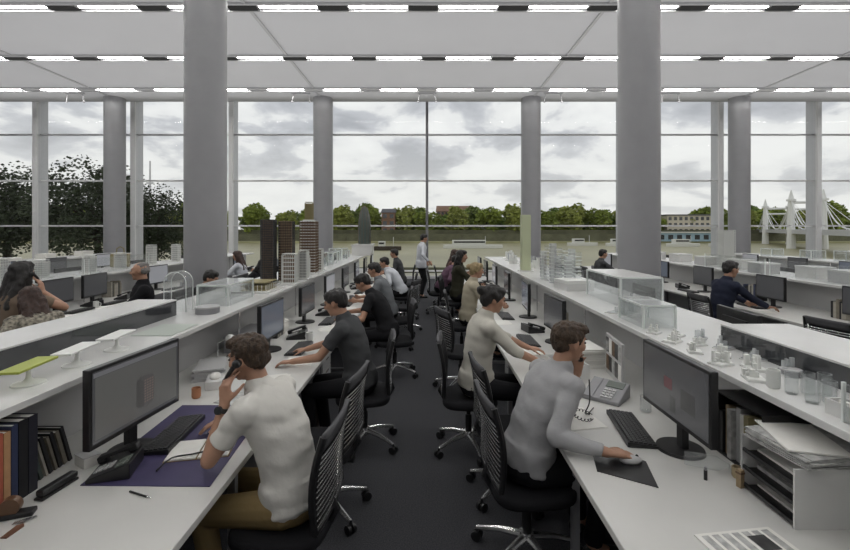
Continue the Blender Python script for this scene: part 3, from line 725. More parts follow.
P_('blonde woman in beige cardigan, third at the right desk', .62, 6.75, -86, BEIGE, BLKT, hair='blonde', style='bun', lean=4, bend=8, head=(10, 0), RH=(1.08, 6.6, .78), LH=(1.08, 6.95, .78), ch=(.52, 6.75, -92, 'black swivel chair under the blonde woman'))
P_('woman with long dark hair and dark olive top, fourth at the right desk', .60, 8.9, -100, OLIVE, BLKT, hair='dark', style='long', lean=2, bend=4, head=(8, 0), RH=(1.06, 8.75, .78), LH=(1.06, 9.1, .78), scale=1.06, ch=(.50, 8.9, -100, 'black swivel chair under the woman in dark olive'))
P_('man in plum shirt leaning forward out of his chair beside the aisle', .30, 10.2, -84, PURP, BLKT, hair='dark', lean=26, bend=14, head=(14, 0), RH=(.72, 10.0, .79), LH=(.72, 10.4, .79), ch=(.26, 10.2, -90, 'black swivel chair under the man in the plum shirt'))
P_('person in rose-brown top at the far end of the right desk', .52, 11.3, -88, ROSE, BLKT, hair='auburn', style='long', lean=10, bend=8, head=(10, 0), RH=(1.0, 11.1, .78), LH=(1.0, 11.5, .78), ch=(.44, 11.35, -90, 'black swivel chair under the person in the rose-brown top'))
P_('person with dark hair seated at the far end of the left desk', -.66, 11.6, 90, DKG, BLKT, hair='dark', lean=10, bend=8, head=(10, 0), RH=(-1.1, 11.8, .78), LH=(-1.1, 11.4, .78), ch=(-.56, 11.6, 92, 'black swivel chair at the far end of the left desk'))
# left side
P_('woman with long dark hair holding a phone, at the far left edge', -4.20, 4.55, -22, TAUPE, DENIM, hair='dark', style='long', lean=4, bend=4, head=(4, 20), sleeve='short', seat=.53, scale=1.08, phone=1, Re=(1, .3, -.7),
   LH=(-4.4, 4.9, .85), ch=(-4.22, 4.5, -22, 'black swivel chair under the woman at the far left edge'), vox=.010)
P_('woman in patterned blouse with dark hair, bent forward at left beside the glass-fronted case', -3.62, 4.25, 60, FLOR, DENIM, hair='auburn', style='long', lean=14, bend=20, head=(22, 0), sleeve='elbow', RH=(-3.95, 4.6, .85), LH=(-3.95, 4.2, .85), ch=(-3.55, 4.2, 60, 'black swivel chair under the woman in the patterned blouse'), vox=.010)
P_('man with receding grey hair in a black suit, leaning back at left', -3.74, 5.85, 128, SUIT, BLKT, hair='grey', style='bald', lean=-6, bend=4, head=(4, -18), scale=1.05, RH=(-4.1, 6.0, .74), LH=(-3.98, 5.45, .66), ch=(-3.68, 5.88, 120, 'black swivel chair under the man in the black suit'), vox=.010)
P_('person with dark hair and dark top in front of the big left column', -3.50, 6.5, -88, BLKS, BLKT, hair='dark', lean=24, bend=14, head=(25, 0), RH=(-3.05, 6.3, .78), LH=(-3.05, 6.7, .78), ch=(-3.58, 6.5, -90, 'black swivel chair under the person in front of the big left column'))
P_('person with dark hair in black just right of the big left column', -3.55, 8.75, -88, BLKS, BLKT, hair='dark', style='long', lean=24, bend=14, head=(20, 0), RH=(-3.05, 8.6, .78), LH=(-3.05, 8.95, .78), ch=(-3.65, 8.75, -90, 'black swivel chair just right of the big left column'))
P_('person in white shirt farther back, right of the big left column', -4.25, 10.4, 88, WSH, BLKT, hair='auburn', style='long', lean=6, bend=6, head=(10, 0), RH=(-4.75, 10.6, .78), LH=(-4.75, 10.2, .78), ch=(-4.15, 10.4, 90, 'black swivel chair under the person in white farther back at left'))
P_('person in grey seated at the second left bench near the windows', -4.25, 12.6, 88, GREYT, BLKT, hair='dark', lean=6, bend=6, head=(10, 0), RH=(-4.75, 12.8, .78), LH=(-4.75, 12.4, .78), ch=(-4.15, 12.6, 90, 'black swivel chair at the second left bench near the windows'))
# right side
P_('man with dark hair in navy shirt typing at the second right bench', 4.20, 6.45, -84, NAVY, BLKT, hair='dark', lean=6, bend=10, head=(12, 0), RH=(4.82, 6.3, .78), Rh=((1, .1, -.1), (0, 0, -1)), LH=(4.80, 6.7, .78), Re=(-.2, -.4, -1), scale=1.04, vox=.010,
   ch=(4.12, 6.45, -88, 'black swivel chair under the man in the navy shirt'))
P_('person in black reaching over the desk at the far right edge', 4.66, 4.72, -82, BLKS, BLKT, hair='dark', lean=26, bend=16, head=(15, 0), RH=(5.1, 4.6, .80), LH=(5.1, 5.05, .80), ch=(4.36, 4.68, -80, 'black swivel chair at the far right edge'))
P_('person in dark clothes at the second right bench near the windows', 4.25, 11.2, -88, DKG, BLKT, hair='dark', lean=6, bend=6, head=(10, 0), RH=(4.8, 11.0, .78), LH=(4.8, 11.4, .78), ch=(4.15, 11.2, -90, 'black swivel chair at the second right bench near the windows'))
for x, y, rz, l in ((-.70, 3.02, 82, 'empty black swivel chair between the man in the polo and the man in charcoal'), (.60, 3.24, -84, 'empty black swivel chair between the man in the sweater and the woman in the jumper'), (.40, 5.35, -70, 'empty black swivel chair at the right desk between the two women'), (-.42, 8.35, 70, 'empty black swivel chair at the left desk behind the man in the grey t-shirt'),
                    (-3.75, 2.75, -80, 'empty black swivel chair on the far side of the left bench'), (-4.1, 8.6, 95, 'empty black swivel chair at the second left bench'),
                    (4.15, 8.7, -100, 'empty black swivel chair at the second right bench behind the man in navy'), (3.7, 9.5, 85, 'empty black swivel chair behind the big right column')):
    chair(x, y, rz, l)
# phones, watch, belt
def handset(who, side, label, mat_=BLKP, fwd_=0):
    I = INFO[who]; H = I['H']; s_ = side
    a = H(s_*.100, .0, .0); b = H(s_*.072, .098+fwd_, -.078-fwd_*.4); a = H(s_*.100, fwd_*.6, 0) if fwd_ else a; m = (a+b)/2 + I['hx']*s_*.020
    t = MB().tube([a, a*.75+m*.25+I['hx']*s_*.006, m, b*.75+m*.25+I['hx']*s_*.006, b], [.015, .012, .011, .012, .015], 8).cap(a, a - I['hx']*s_*.015, .022, .02).cap(b, b - I['hx']*s_*.014, .02, .018)
    o = t.build('phone_handset', mat_, None, smooth=2); o.matrix_world = I['t'].matrix_basis.copy() if False else Matrix.Translation(I['t'].location) @ Matrix.Rotation(I['t'].rotation_euler.z, 4, 'Z') @ Matrix.Scale(I['t'].scale[0], 4)
    tag(o, label, 'telephone', 'phone handsets held to the ear'); return o
K = list(INFO)
handset(K[0], -1, 'black phone handset held by the man in the white polo shirt')
handset(K[1], -1, 'black phone handset held by the man in the light grey sweater', BLKP, .045)
for kk in K:
    if kk.startswith('woman with long dark hair holding'): handset(kk, 1, 'dark phone held to the ear by the woman at the far left edge')
I = INFO[K[0]]; a, e, w_ = I['arms'][-1]; d = (w_-e).normalized(); c = w_ - d*.025
mb = MB(); mb.cyl(c - d*.011, c + d*.011, .0325, .0315, 20); X = basis(d)[0]
Lc = Matrix.Rotation(-I['t'].rotation_euler.z, 3, 'Z') @ V((-.3, -1, 0)); Lc = (Lc - d*Lc.dot(d)).normalized()
wt = mb.build('wristwatch', BLKP, I['t'], smooth=True)
MB().cyl(c + Lc*.028, c + Lc*.041, .021, .019, 18).build('watch_face', DKGLASS, wt, smooth=True)
# ------------------------------------------------------------ desk equipment builders (each returns a thing)
def monitor(x, y, rz, label, W=.60, Hh=.36, z=ZD, up=.12, art=None, col=None):
    t = thing('monitor', label, 'monitor', (x, y, z), R_(rz), 'flat desktop monitors'); z0 = up
    MB().box(-W/2, -.025, z0, W/2, .012, z0+Hh).box(-W*.3, -.045, z0+.07, W*.3, -.02, z0+Hh-.07).build('housing', BLKP, t, bevel=.004)
    s_ = MB().box(-W/2+.016, .0122, z0+.024, W/2-.016, .0142, z0+Hh-.016).build('screen', col or SCREEN, t)
    MB().box(-.03, -.06, .012, .03, -.026, z0+.14).build('stand_neck', BLKP, t, bevel=.004)
    MB().cyl((0, -.03, 0), (0, -.03, .014), .12, .115, 28).build('stand_base', BLKP, t, smooth=True)
    if art: art(s_, W, z0, Hh)
    return t
def keyboard(x, y, rz, label, z=ZD, col=None):
    t = thing('keyboard', label, 'keyboard', (x, y, z), R_(rz), 'black keyboards')
    MB().add([(-.225, -.08, 0), (.225, -.08, 0), (.225, .08, 0), (-.225, .08, 0), (-.225, -.08, .012), (.225, -.08, .012), (.225, .08, .028), (-.225, .08, .028)],
        [(0, 3, 2, 1), (4, 5, 6, 7), (0, 1, 5, 4), (1, 2, 6, 5), (2, 3, 7, 6), (3, 0, 4, 7)]).build('case', BLKP, t, bevel=.003)
    k = MB()
    for r_ in range(6):
        yy = .058 - r_*.0235
        for c in range(20):
            if c in (14, 15) and r_ in (2, 3) and False: continue
            if r_ == 5 and 4 <= c <= 8:
                if c == 4: k.box(-.217+c*.0218, yy-.009, .016+.1*(yy+.08), -.217+8*.0218+.018, yy+.009, .021+.1*(yy+.08))
                continue
            x0 = -.217+c*.0218; zz = .013 + .1*(yy+.08); k.box(x0, yy-.0092, zz, x0+.018, yy+.0092, zz+.007)
    k.build('keys', mat('key_plastic', (.035, .035, .037), .45), t)
    return t
def mouse(x, y, rz, label, z=ZD):
    t = thing('computer_mouse', label, 'mouse', (x, y, z), R_(rz), 'computer mice')
    MB().sph((0, 0, .012), (.031, .055, .022), None, 16, 10).build('body', LGREYP, t, smooth=2); MB().cyl((-.003, .03, .031), (.003, .03, .031), .007).build('wheel', BLKP, t, smooth=True)
    return t
def phone(x, y, rz, label, z=ZD, off_hook=False, m=None, s=1.0):
    t = thing('desk_phone', label, 'telephone', (x, y, z), R_(rz), 'desk telephones'); t.scale = (s,)*3
    b = MB().add([(-.11, -.10, 0), (.11, -.10, 0), (.11, .10, 0), (-.11, .10, 0), (-.11, -.10, .022), (.11, -.10, .022), (.11, .10, .085), (-.11, .10, .085)],
        [(0, 3, 2, 1), (4, 5, 6, 7), (0, 1, 5, 4), (1, 2, 6, 5), (2, 3, 7, 6), (3, 0, 4, 7)]).build('base', m or BLKP, t, bevel=.006)
    R = Matrix.Rotation(math.atan2(.063, .2), 4, 'X') @ Matrix.Translation((0, 0, .0))
    k = MB(Matrix.Translation((0, -.10, .0225)) @ Matrix.Rotation(math.atan2(.063, .2), 4, 'X'))
    for i in range(3):
        for j in range(4): k.box(-.005+i*.024, .02+j*.024, 0, .013+i*.024, .036+j*.024, .006)
    k.build('keypad', LGREYP, t)
    k.v = []; k.f = []; k.m = []; k.box(-.01, .13, 0, .09, .19, .004); k.build('display', mat('lcd', (.14, .16, .14), .2), t)
    if not off_hook:
        k.v = []; k.f = []; k.m = []; k.box(-.105, .0, .02, -.045, .20, .038).box(-.105, .0, 0, -.045, .045, .03).box(-.105, .155, 0, -.045, .20, .03); k.build('handset', m or BLKP, t, bevel=.008)
    else:
        k.v = []; k.f = []; k.m = []; k.box(-.105, .0, -.002, -.045, .20, .005); k.build('cradle', GREYP, t, bevel=.002)
    return t
def papers(x, y, rz, label, n=3, w_=.21, l_=.297, z=ZD, m=None, group='loose papers on the desks', name='paper_sheets', th=.0015):
    t = thing(name, label, 'papers', (x, y, z), R_(rz), group); rr = random.Random(int(x*100)+int(y*77))
    for i in range(n):
        MB(Matrix.Translation((rr.uniform(-.02, .02), rr.uniform(-.02, .02), i*th)) @ Matrix.Rotation(rr.uniform(-.15, .15) if i else 0, 4, 'Z')).box(-w_/2, -l_/2, 0, w_/2, l_/2, th*.8).build('sheet', m or PAPER, t)
    return t
def stack(x, y, rz, label, h, w_=.24, l_=.32, z=ZD, m=None, name='paper_stack', seed=1, layers=None):
    rr = random.Random(seed); b = MB(); k = layers or max(3, int(h/.012)); 
    for i in range(k):
        b.M = Matrix.Translation((rr.uniform(-.008, .008), rr.uniform(-.008, .008), h*i/k)) @ Matrix.Rotation(rr.uniform(-.05, .05), 4, 'Z'); b.box(-w_/2, -l_/2, 0, w_/2, l_/2, h/k*.92)
    o = b.build(name, m or PAPER); o.location = (x, y, z); o.rotation_euler.z = R_(rz); return tag(o, label, 'papers', 'paper stacks')
BOOKC = [(.22, .025, .025), (.02, .02, .03), (.40, .10, .06), (.42, .24, .12), (.012, .012, .014), (.03, .04, .09), (.20, .18, .14), (.16, .025, .06), (.35, .33, .28), (.06, .08, .07)]
def book(x, y, z, rz, th, w_, h, ci, label, lean=0, group='books', flat=False, kind='book'):
    """stands on its bottom edge, spine towards local -Y"""
    t = thing(kind, label, 'book', (x, y, z), R_(rz), group)
    M = Matrix.Rotation(lean, 4, 'Y'); cm = mat('book_cover_%d' % ci, BOOKC[ci], .5, var=.15, vscale=20)
    dz = abs(math.sin(lean))*th*.5; M = Matrix.Translation((0, 0, dz)) @ M
    MB(M).box(-th/2, 0, 0, -th/2+.003, w_, h).box(th/2-.003, 0, 0, th/2, w_, h).box(-th/2+.003, 0, 0, th/2-.003, .004, h).build('cover', cm, t)
    MB(M).box(-th/2+.003, .004, .003, th/2-.003, w_-.004, h-.004).build('pages', PAPER, t)
    return t
def acrylic_box(x, y, z, rz, L, W, Hh, label, lid=True, m=None):
    t = thing('acrylic_box', label, 'display box', (x, y, z), R_(rz), 'clear display boxes'); a = .005
    MB().box(-W/2, -L/2, 0, -W/2+a, L/2, Hh).box(W/2-a, -L/2, 0, W/2, L/2, Hh).box(-W/2+a, -L/2, 0, W/2-a, -L/2+a, Hh).box(-W/2+a, L/2-a, 0, W/2-a, L/2, Hh).build('side_panel', m or ACRYL, t)
    if lid: MB().box(-W/2, -L/2, Hh, W/2, L/2, Hh+.008).build('lid', FROST if lid == 1 else SHELFW, t)
    e = MB(); g = .0075
    for sx in (-1, 1):
        for sy in (-1, 1): e.box(sx*W/2-g, sy*L/2-g, 0, sx*W/2+g, sy*L/2+g, Hh)
        e.box(sx*W/2-g, -L/2, Hh-g, sx*W/2+g, L/2, Hh+g); e.box(-W/2, sx*L/2-g, Hh-g, W/2, sx*L/2+g, Hh+g)
    e.build('edge', EDGEG, t)
    return t
def cup(x, y, z, label, m, r=.038, h=.095, handle=True, g='cups and mugs'):
    t = thing('mug', label, 'cup', (x, y, z), random.uniform(0, 6), g)
    MB().lathe([(r*.8, 0), (r, .012), (r, h), (r-.004, h), (r-.004, .008), (.002, .006)], n=20).build('body', m, t, smooth=True)
    if handle: MB().tube([(r-.003, 0, h*.8), (r+.022, 0, h*.75), (r+.026, 0, h*.5), (r+.018, 0, h*.28), (r-.003, 0, h*.22)], .005, 7).build('handle', m, t, smooth=True)
    return t
def cable(pts, label, r=.0035, m=None, cat='cable'):
    P = [V(p) for p in pts]; out = []
    for i in range(len(P)-1):
        p0, p1, p2, p3 = P[max(i-1, 0)], P[i], P[i+1], P[min(i+2, len(P)-1)]
        for k in range(8):
            u = k/8; out.append(.5*((2*p1) + (p2-p0)*u + (2*p0-5*p1+4*p2-p3)*u*u + (3*p1-p0-3*p2+p3)*u**3))
    out.append(P[-1]); o = MB().tube(out, r, 6).build('cable', m or BLKP, None, smooth=2); return tag(o, label, cat, 'desk cables')
def tower_model(x, y, z, rz, W, D, Hh, label, mats, floors, seed=0, style='box'):
    """architectural model: floor slabs, cores and mullions on a plinth"""
    t = thing('tower_model', label, 'architectural model', (x, y, z), R_(rz), 'architectural tower models'); rr = random.Random(seed)
    MB().box(-W*.75, -D*.75, 0, W*.75, D*.75, .02).build('plinth', SHELFW, t, bevel=.002)
    f = Hh/floors
    if style == 'box':
        MB().box(-W*.42, -D*.42, .02, W*.42, D*.42, Hh-.01).build('core', mats[0], t)
        s_ = MB()
        for i in range(floors+1): s_.box(-W/2, -D/2, .02+i*f*.97, W/2, D/2, .02+i*f*.97+f*.22)
        s_.build('floor_slabs', mats[1], t)
        u = MB()
        for i in range(7):
            q = -.5+i/6
            u.box(q*W-.003, -D/2-.004, .02, q*W+.003, -D/2+.002, Hh); u.box(q*W-.003, D/2-.002, .02, q*W+.003, D/2+.004, Hh)
            u.box(-W/2-.004, q*D-.003, .02, -W/2+.002, q*D+.003, Hh); u.box(W/2-.002, q*D-.003, .02, W/2+.004, q*D+.003, Hh)
        u.build('facade_ribs', mats[2], t)
    elif style == 'bullet':
        pr = [(W*.5*(1-max(0, (k/16-.35)/.65)**2.2)**.5 if k < 16 else .004, .02+(Hh-.02)*k/16) for k in range(17)]
        pr = [(max(r_, .004), z_) for r_, z_ in pr]
        MB().lathe(pr, n=24).build('shell', mats[0], t, smooth=True)
        u = MB()
        for i in range(12):
            a = 2*PI*i/12; u.tube([V((math.cos(a)*(r_+.002), math.sin(a)*(r_+.002), z_)) for r_, z_ in pr], .004, 5)
        u.build('ribs', mats[1], t)
    return t

# ------------------------------------------------------------ near left desk
TOPZ = ZD
def left_art(s_, W, z0, Hh):
    bgm = mat('screen_page', (.075, .075, .072), .25, emit=(.5, .5, .48, .09)); MB().box(-W/2+.03, .0143, z0+.04, W/2-.03, .0147, z0+Hh-.045).build('open_window', bgm, s_)
    MB().box(-W/2+.02, .0143, z0+Hh-.043, W/2-.02, .0147, z0+Hh-.022).build('toolbar', mat('screen_bar', (.1, .1, .11), .3, emit=(.3, .3, .32, .2)), s_)
    # grey block building drawing
    y_ = .0149; cx = -.04; m = MB(); m.add([(cx-.06, y_, z0+.09), (cx+.02, y_, z0+.075), (cx+.02, y_, z0+.25), (cx-.06, y_, z0+.235)], [(0, 1, 2, 3), (3, 2, 1, 0)])
    m.build('drawing', mat('drawing_dark', (.05, .05, .05), .3, emit=(.16, .15, .15, .3)), s_)
    m = MB(); m.add([(cx+.021, y_, z0+.075), (cx+.07, y_, z0+.095), (cx+.07, y_, z0+.23), (cx+.021, y_, z0+.25)], [(0, 1, 2, 3), (3, 2, 1, 0)]); m.build('drawing', mat('drawing_grey', (.1, .1, .1), .3, emit=(.3, .29, .28, .1)), s_)
    m = MB()
    for r_ in range(9):
        for c in range(4): m.add([(cx-.054+c*.018, y_+.0002, z0+.10+r_*.014), (cx-.042+c*.018, y_+.0002, z0+.098+r_*.014), (cx-.042+c*.018, y_+.0002, z0+.106+r_*.014), (cx-.054+c*.018, y_+.0002, z0+.108+r_*.014)], [(0, 1, 2, 3), (3, 2, 1, 0)])
    m.build('drawing', mat('drawing_light', (.16, .12, .10), .3, emit=(.6, .5, .45, .12)), s_)
monitor(-1.525, 2.375, -96, 'black monitor showing a building drawing, nearest the camera on the left desk', W=.63, Hh=.375, up=.145, art=left_art)
def right_art(s_, W, z0, Hh):
    m = MB(); m.box(.0, .0143, z0+.16, .08, .0147, z0+.22); m.build('picture', mat('screen_red', (.05, .025, .03), .3, emit=(.5, .2, .22, .10)), s_)
    m = MB(); m.box(-.2, .0143, z0+.10, -.08, .0147, z0+.20).box(-.03, .0143, z0+.05, .02, .0147, z0+.13).build('picture', mat('screen_dark_patch', (.02, .02, .022), .2, emit=(.2, .2, .2, .1)), s_)  # dark grey patches of the picture on the screen
monitor(1.315, 2.39, 90.5, 'black monitor on the right desk in front of the man in the light grey sweater', W=.64, Hh=.36, up=.15, art=right_art)
keyboard(-1.43, 2.54, -86, 'black keyboard on the purple mat on the left desk')
o = MB().poly([(-1.58, 2.05), (-.985, 2.04), (-1.05, 2.98), (-1.62, 2.98)], ZD, ZD+.004).build('desk_mat', PURPLE); tag(o, 'large dark purple desk mat on the left desk', 'desk mat')
for o_ in bpy.data.objects:
    if o_.name == 'keyboard': o_.location.z += .004
# open notebook
t = thing('notebook', 'open white notebook on the purple mat beside the man in the polo', 'notebook', (-1.19, 2.38, ZD+.004), R_(12))
MB().box(-.15, -.105, 0, -.004, .105, .010).box(.004, -.105, 0, .15, .105, .010).build('pages', PAPER, t, bevel=.003)
MB().box(-.155, -.11, 0, .155, .11, .002).build('cover', KHAKI, t)
cable([(-1.30, 2.16, ZD+.009), (-1.27, 2.24, ZD+.03), (-1.19, 2.30, ZD+.022), (-1.12, 2.36, ZD+.02), (-1.10, 2.46, ZD+.03)], 'black cable curling over the open notebook', .004)
t = thing('pen', 'slim dark pen lying on the near left desk', 'pen', (-1.26, 1.975, ZD+.0045), R_(-22)); MB().cyl((-.065, 0, 0), (.045, 0, 0), .0045, n=10).build('barrel', BLKP, t, smooth=True); MB().cyl((.045, 0, 0), (.068, 0, 0), .0046, .0015, 10).build('tip', CHROME, t, smooth=True)
phone(-1.50, 2.17, -75, 'black desk phone on the left desk at the corner of the purple mat', s=.9)
t = thing('note_block', 'small white note block beside the black phone at left', 'note pad', (-1.69, 2.24, ZD), R_(-30)); MB().box(-.05, -.035, 0, .05, .035, .05).build('pages', PAPER, t, bevel=.002); MB().box(-.052, -.037, .0505, .052, .037, .053).build('cover', LGREYP, t)
t = thing('stapler', 'long black stapler on the left desk in front of the books', 'stapler', (-1.66, 2.02, ZD), R_(84)); MB().box(-.09, -.022, 0, .09, .022, .012).build('base', BLKP, t, bevel=.004); MB().box(-.085, -.020, .015, .09, .020, .042).build('arm', BLKP, t, bevel=.008)
t = thing('tape_dispenser', 'small dark tape dispenser at the left edge of the desk', 'tape dispenser', (-1.68, 1.83, ZD), R_(20)); MB().box(-.07, -.025, 0, .07, .025, .02).build('base', BLKP, t, bevel=.005); MB().cyl((-.01, -.018, .045), (-.01, .018, .045), .035, n=24).build('roll', mat('brown_tape', (.12, .06, .03), .3), t, smooth=True)
t = thing('key_bunch', 'keys on a brown tag on the left desk', 'keys', (-1.60, 1.74, ZD)); MB().poly([(-.012, -.04), (.012, -.04), (.016, .03), (0, .045), (-.016, .03)], 0, .004).build('tag', mat('brown_leather', (.14, .06, .03), .6), t); MB().poly([(-.035, .03), (.0, .05), (.02, .085), (.01, .09), (-.04, .05)], .004, .006).build('key', CHROME, t)
# binders and books at far left
xb = 1.735
bs = [(.034, .23, .33, 0), (.026, .23, .325, 0), (.03, .23, .33, 7), (.026, .23, .325, 2), (.03, .23, .32, 3), (.03, .23, .335, 5), (.045, .24, .34, 4), (.045, .24, .34, 1)]
names = ['dark red', 'dark red', 'maroon', 'orange-red', 'tan', 'navy', 'black', 'near-black']
for i, (th, w_, h, ci) in enumerate(bs):
    book(-1.755, xb+th/2, ZD, 90+180+180, th, w_, h, ci, '%s binder standing at the left edge of the left desk, %s in the row' % (names[i], nth(i)), group='binders standing on the near left desk', kind='binder') if False else \
    book(-1.755, xb+th/2, ZD, 90, th, w_, h, ci, '%s binder at the left edge of the left desk, %s from the camera' % (names[i], nth(i)), group='binders standing on the near left desk', kind='binder')
    xb += th+.004
sm = [(.015, .14, .21, 4), (.018, .14, .20, 9), (.012, .14, .19, 8), (.018, .14, .205, 4), (.014, .13, .19, 6), (.018, .14, .20, 4), (.02, .14, .19, 6), (.018, .14, .20, 4)]
xb += .045
for i, (th, w_, h, ci) in enumerate(sm):
    book(-1.80, xb, ZD, 90, th, w_, h, ci, 'small leaning booklet behind the binders on the left desk, %s from the camera' % nth(i), lean=-.30, group='small booklets leaning on the left desk', kind='booklet'); xb += th+.012
# beyond the left monitor
t = thing('desk_lamp', 'small white desk lamp behind the left monitor', 'lamp', (-1.86, 4.0, ZD)); MB().cyl((0, 0, 0), (0, 0, .015), .06, n=24).build('base', SHELFW, t, smooth=True)
MB().tube([(0, 0, .01), (0, .0, .16), (.10, -.02, .21)], .006, 8).build('arm', CHROME, t, smooth=True); MB().sph((.12, -.02, .20), (.045, .045, .04)).build('shade', SHELFW, t, smooth=2)
stack(-1.74, 3.62, 20, 'grey rolled and folded sheets behind the left monitor', .09, .22, .34, m=LGREYP, seed=4)
t = thing('tissue_box', 'white box with crumpled tissue beside the left monitor', 'tissue box', (-1.58, 3.36, ZD), R_(20)); MB().box(-.06, -.1, 0, .06, .1, .06).build('box', SHELFW, t, bevel=.003); MB().sph((0, 0, .07), (.04, .06, .03)).build('tissue', PAPER, t, smooth=2)
cup(-1.60, 3.12, ZD, 'small orange-tan cup next to the purple mat', mat('terracotta', (.45, .20, .10), .5), .03, .07, False)
book(-1.33, 3.05, ZD, 30, .02, .16, .004, 9, 'thin dark book', group='x') if False else None
stack(-1.46, 3.66, 20, 'dark blue pads lying in front of the white lamp', .03, .16, .22, m=mat('blue_pad', (.04, .045, .10), .6), seed=9, layers=3)
t = thing('storage_box', 'long flat dark grey box on the left desk under the shelf', 'box', (-1.78, 4.55, ZD), 0); MB().box(-.13, -.32, 0, .13, .32, .13).build('body', GREYP, t, bevel=.004); MB().box(-.133, -.323, .13, .133, .323, .15).build('lid', GREYP, t, bevel=.004)

# shelf on the left bench
def case(label, x0, x1, y0, y1, h):
    t = thing('display_case', label, 'display case', ((x0+x1)/2, y0, ZS), 0, 'glass-fronted cases on the shelves'); W = (x1-x0)/2; L = y1-y0
    MB().box(-W, 0, h, W, L, h+.012).build('top', SHELFW, t, bevel=.002)
    MB().box(-W, .006, 0, -W+.006, L-.006, h).build('glass_panel', DKGLASS, t); MB().box(W-.006, .006, 0, W, L-.006, h).build('glass_panel', DKGLASS, t)
    MB().box(-W, 0, 0, W, .006, h).build('end_panel', ACRYL, t); MB().box(-W, L-.006, 0, W, L, h).build('end_panel', ACRYL, t)
    return t
case('long glass-fronted case with bright white top on the left bench shelf', -2.52, -2.18, 1.0, 3.92, .125)
case('long glass-fronted case with bright white top on the right bench shelf', 1.93, 2.38, 1.0, 2.96, .115)
GRN = mat('lime_green', (.33, .38, .05), .5)
def stand_model(x, y, top, label, L=.27):
    t = thing('table_model', label, 'model', (x, y, ZS), R_(8), 'small pedestal models on the left shelf')
    MB().lathe([(.07, 0), (.068, .006), (.03, .012), (.012, .03), (.009, .065), (.02, .085), (.0, .088)][:-1], n=20).build('pedestal', WMODEL, t, smooth=True)
    MB().box(-.05, -L/2, .085, .05, L/2, .097).build('top', top, t, bevel=.003)
    return t
stand_model(-1.93, 2.18, GRN, 'small model of a green-topped table on a pedestal, left shelf')
stand_model(-1.93, 2.48, WMODEL, 'small white pedestal table model beside the green one, left shelf')
stand_model(-1.93, 2.80, WMODEL, 'small white pedestal table model, farthest of the three on the left shelf')
papers(-1.98, 1.55, 5, 'grey drawing sheets on the left shelf by the green-topped model', 2, .25, .35, ZS, PAPERG)
papers(-1.95, 3.35, 0, 'grey-green drawing sheets at the end of the left glass-fronted case', 3, .28, .38, ZS, mat('tinted_sheet', (.42, .46, .42), .8))
t = thing('glass_dome', 'tall clear rounded acrylic dome standing at the end of the left glass-fronted case', 'glass dome', (-2.28, 4.13, ZS), R_(0))
pts = [(-.10, 0)]+[(-.10*math.cos(PI*k/12), .26+.10*math.sin(PI*k/12)) for k in range(13)]+[(.10, 0)]
m = MB(); vs = [(x_, -.06, z_) for x_, z_ in pts] + [(x_, .06, z_) for x_, z_ in pts]; n_ = len(pts)
m.add(vs, [(i, i+1, n_+i+1, n_+i) for i in range(n_-1)] + [tuple(range(n_)), tuple(range(2*n_-1, n_-1, -1))]); m.build('dome', ACRYL, t, smooth=True)
MB().tube([V((x_, -.06, z_)) for x_, z_ in pts], .004, 6).tube([V((x_, .06, z_)) for x_, z_ in pts], .004, 6).build('rim', EDGEG, t, smooth=2)
acrylic_box(-2.08, 4.68, ZS, 0, .62, .30, .20, 'clear acrylic box with white lid edges on the left shelf, left of the tower models')
t = thing('round_tin', 'dark grey oval tin on the left shelf', 'tin', (-1.96, 4.02, ZS)); MB().cyl((0, 0, 0), (0, 0, .05), .10, n=32).build('body', GREYP, t, smooth=True); MB().cyl((0, 0, .05), (0, 0, .062), .102, n=32).build('lid', LGREYP, t, smooth=True)

# towers
WOOD = mat('model_wood', (.14, .085, .05), .6, var=.2, vscale=30); WOODL = mat('model_light_wood', (.30, .22, .13), .6, var=.2, vscale=30); SMOKE = mat('smoky_model_acrylic', (.07, .07, .07), .15, var=.3, vscale=12); OCH = mat('ochre_model', (.28, .24, .12), .6)
tower_model(-2.21, 6.28, ZS, 6, .17, .20, .88, 'tall grey-brown tower model with smoky sides, left one of the tall pair', (WOOD, SMOKE, SMOKE), 26, 1)
tower_model(-2.0, 6.42, ZS, 6, .19, .18, .86, 'tall brown ribbed tower model directly right of the smoky one', (WOOD, WOODL, SMOKE), 22, 2)
tower_model(-1.99, 7.6, ZS, 4, .26, .26, .88, 'brown and cream banded tower model with a narrow top, by the left window column', (WOOD, WMODEL, WOOD), 18, 3)
tower_model(-1.99, 7.6, ZS+.885, 4, .12, .12, .30, 'slim ochre upper tower model standing on the banded tower', (OCH, OCH, OCH), 8, 4)
tower_model(-1.86, 6.10, ZS, 0, .17, .15, .40, 'cream block model in front of the brown ribbed tower', (WOOD, WMODEL, WMODEL), 7, 5)
tower_model(-1.84, 6.72, ZS, 0, .12, .14, .42, 'slender white block model right of the brown ribbed tower', (PANELG, WMODEL, WMODEL), 10, 6)
tower_model(-1.92, 7.1, ZS, 0, .12, .12, .30, 'short white block model in front of the banded tower', (PANELG, WMODEL, WMODEL), 7, 7)
tower_model(-1.95, 8.05, ZS, 0, .16, .16, .38, 'pale low block model behind the banded tower', (WOOD, WMODEL, WMODEL), 8, 8)
tower_model(-2.05, 5.5, ZS, 0, .30, .38, .09, 'low ochre site model on the left shelf before the towers', (OCH, OCH, WMODEL), 2, 9)
t = thing('plinth', 'white plinth at the far end of the left shelf under the pointed model', 'plinth', (-1.84, 12.95, ZS)); MB().box(-.28, -.3, 0, .28, .3, .28).build('body', SHELFW, t, bevel=.004); MB().box(-.30, -.32, .28, .30, .32, .30).build('top', SHELFW, t)
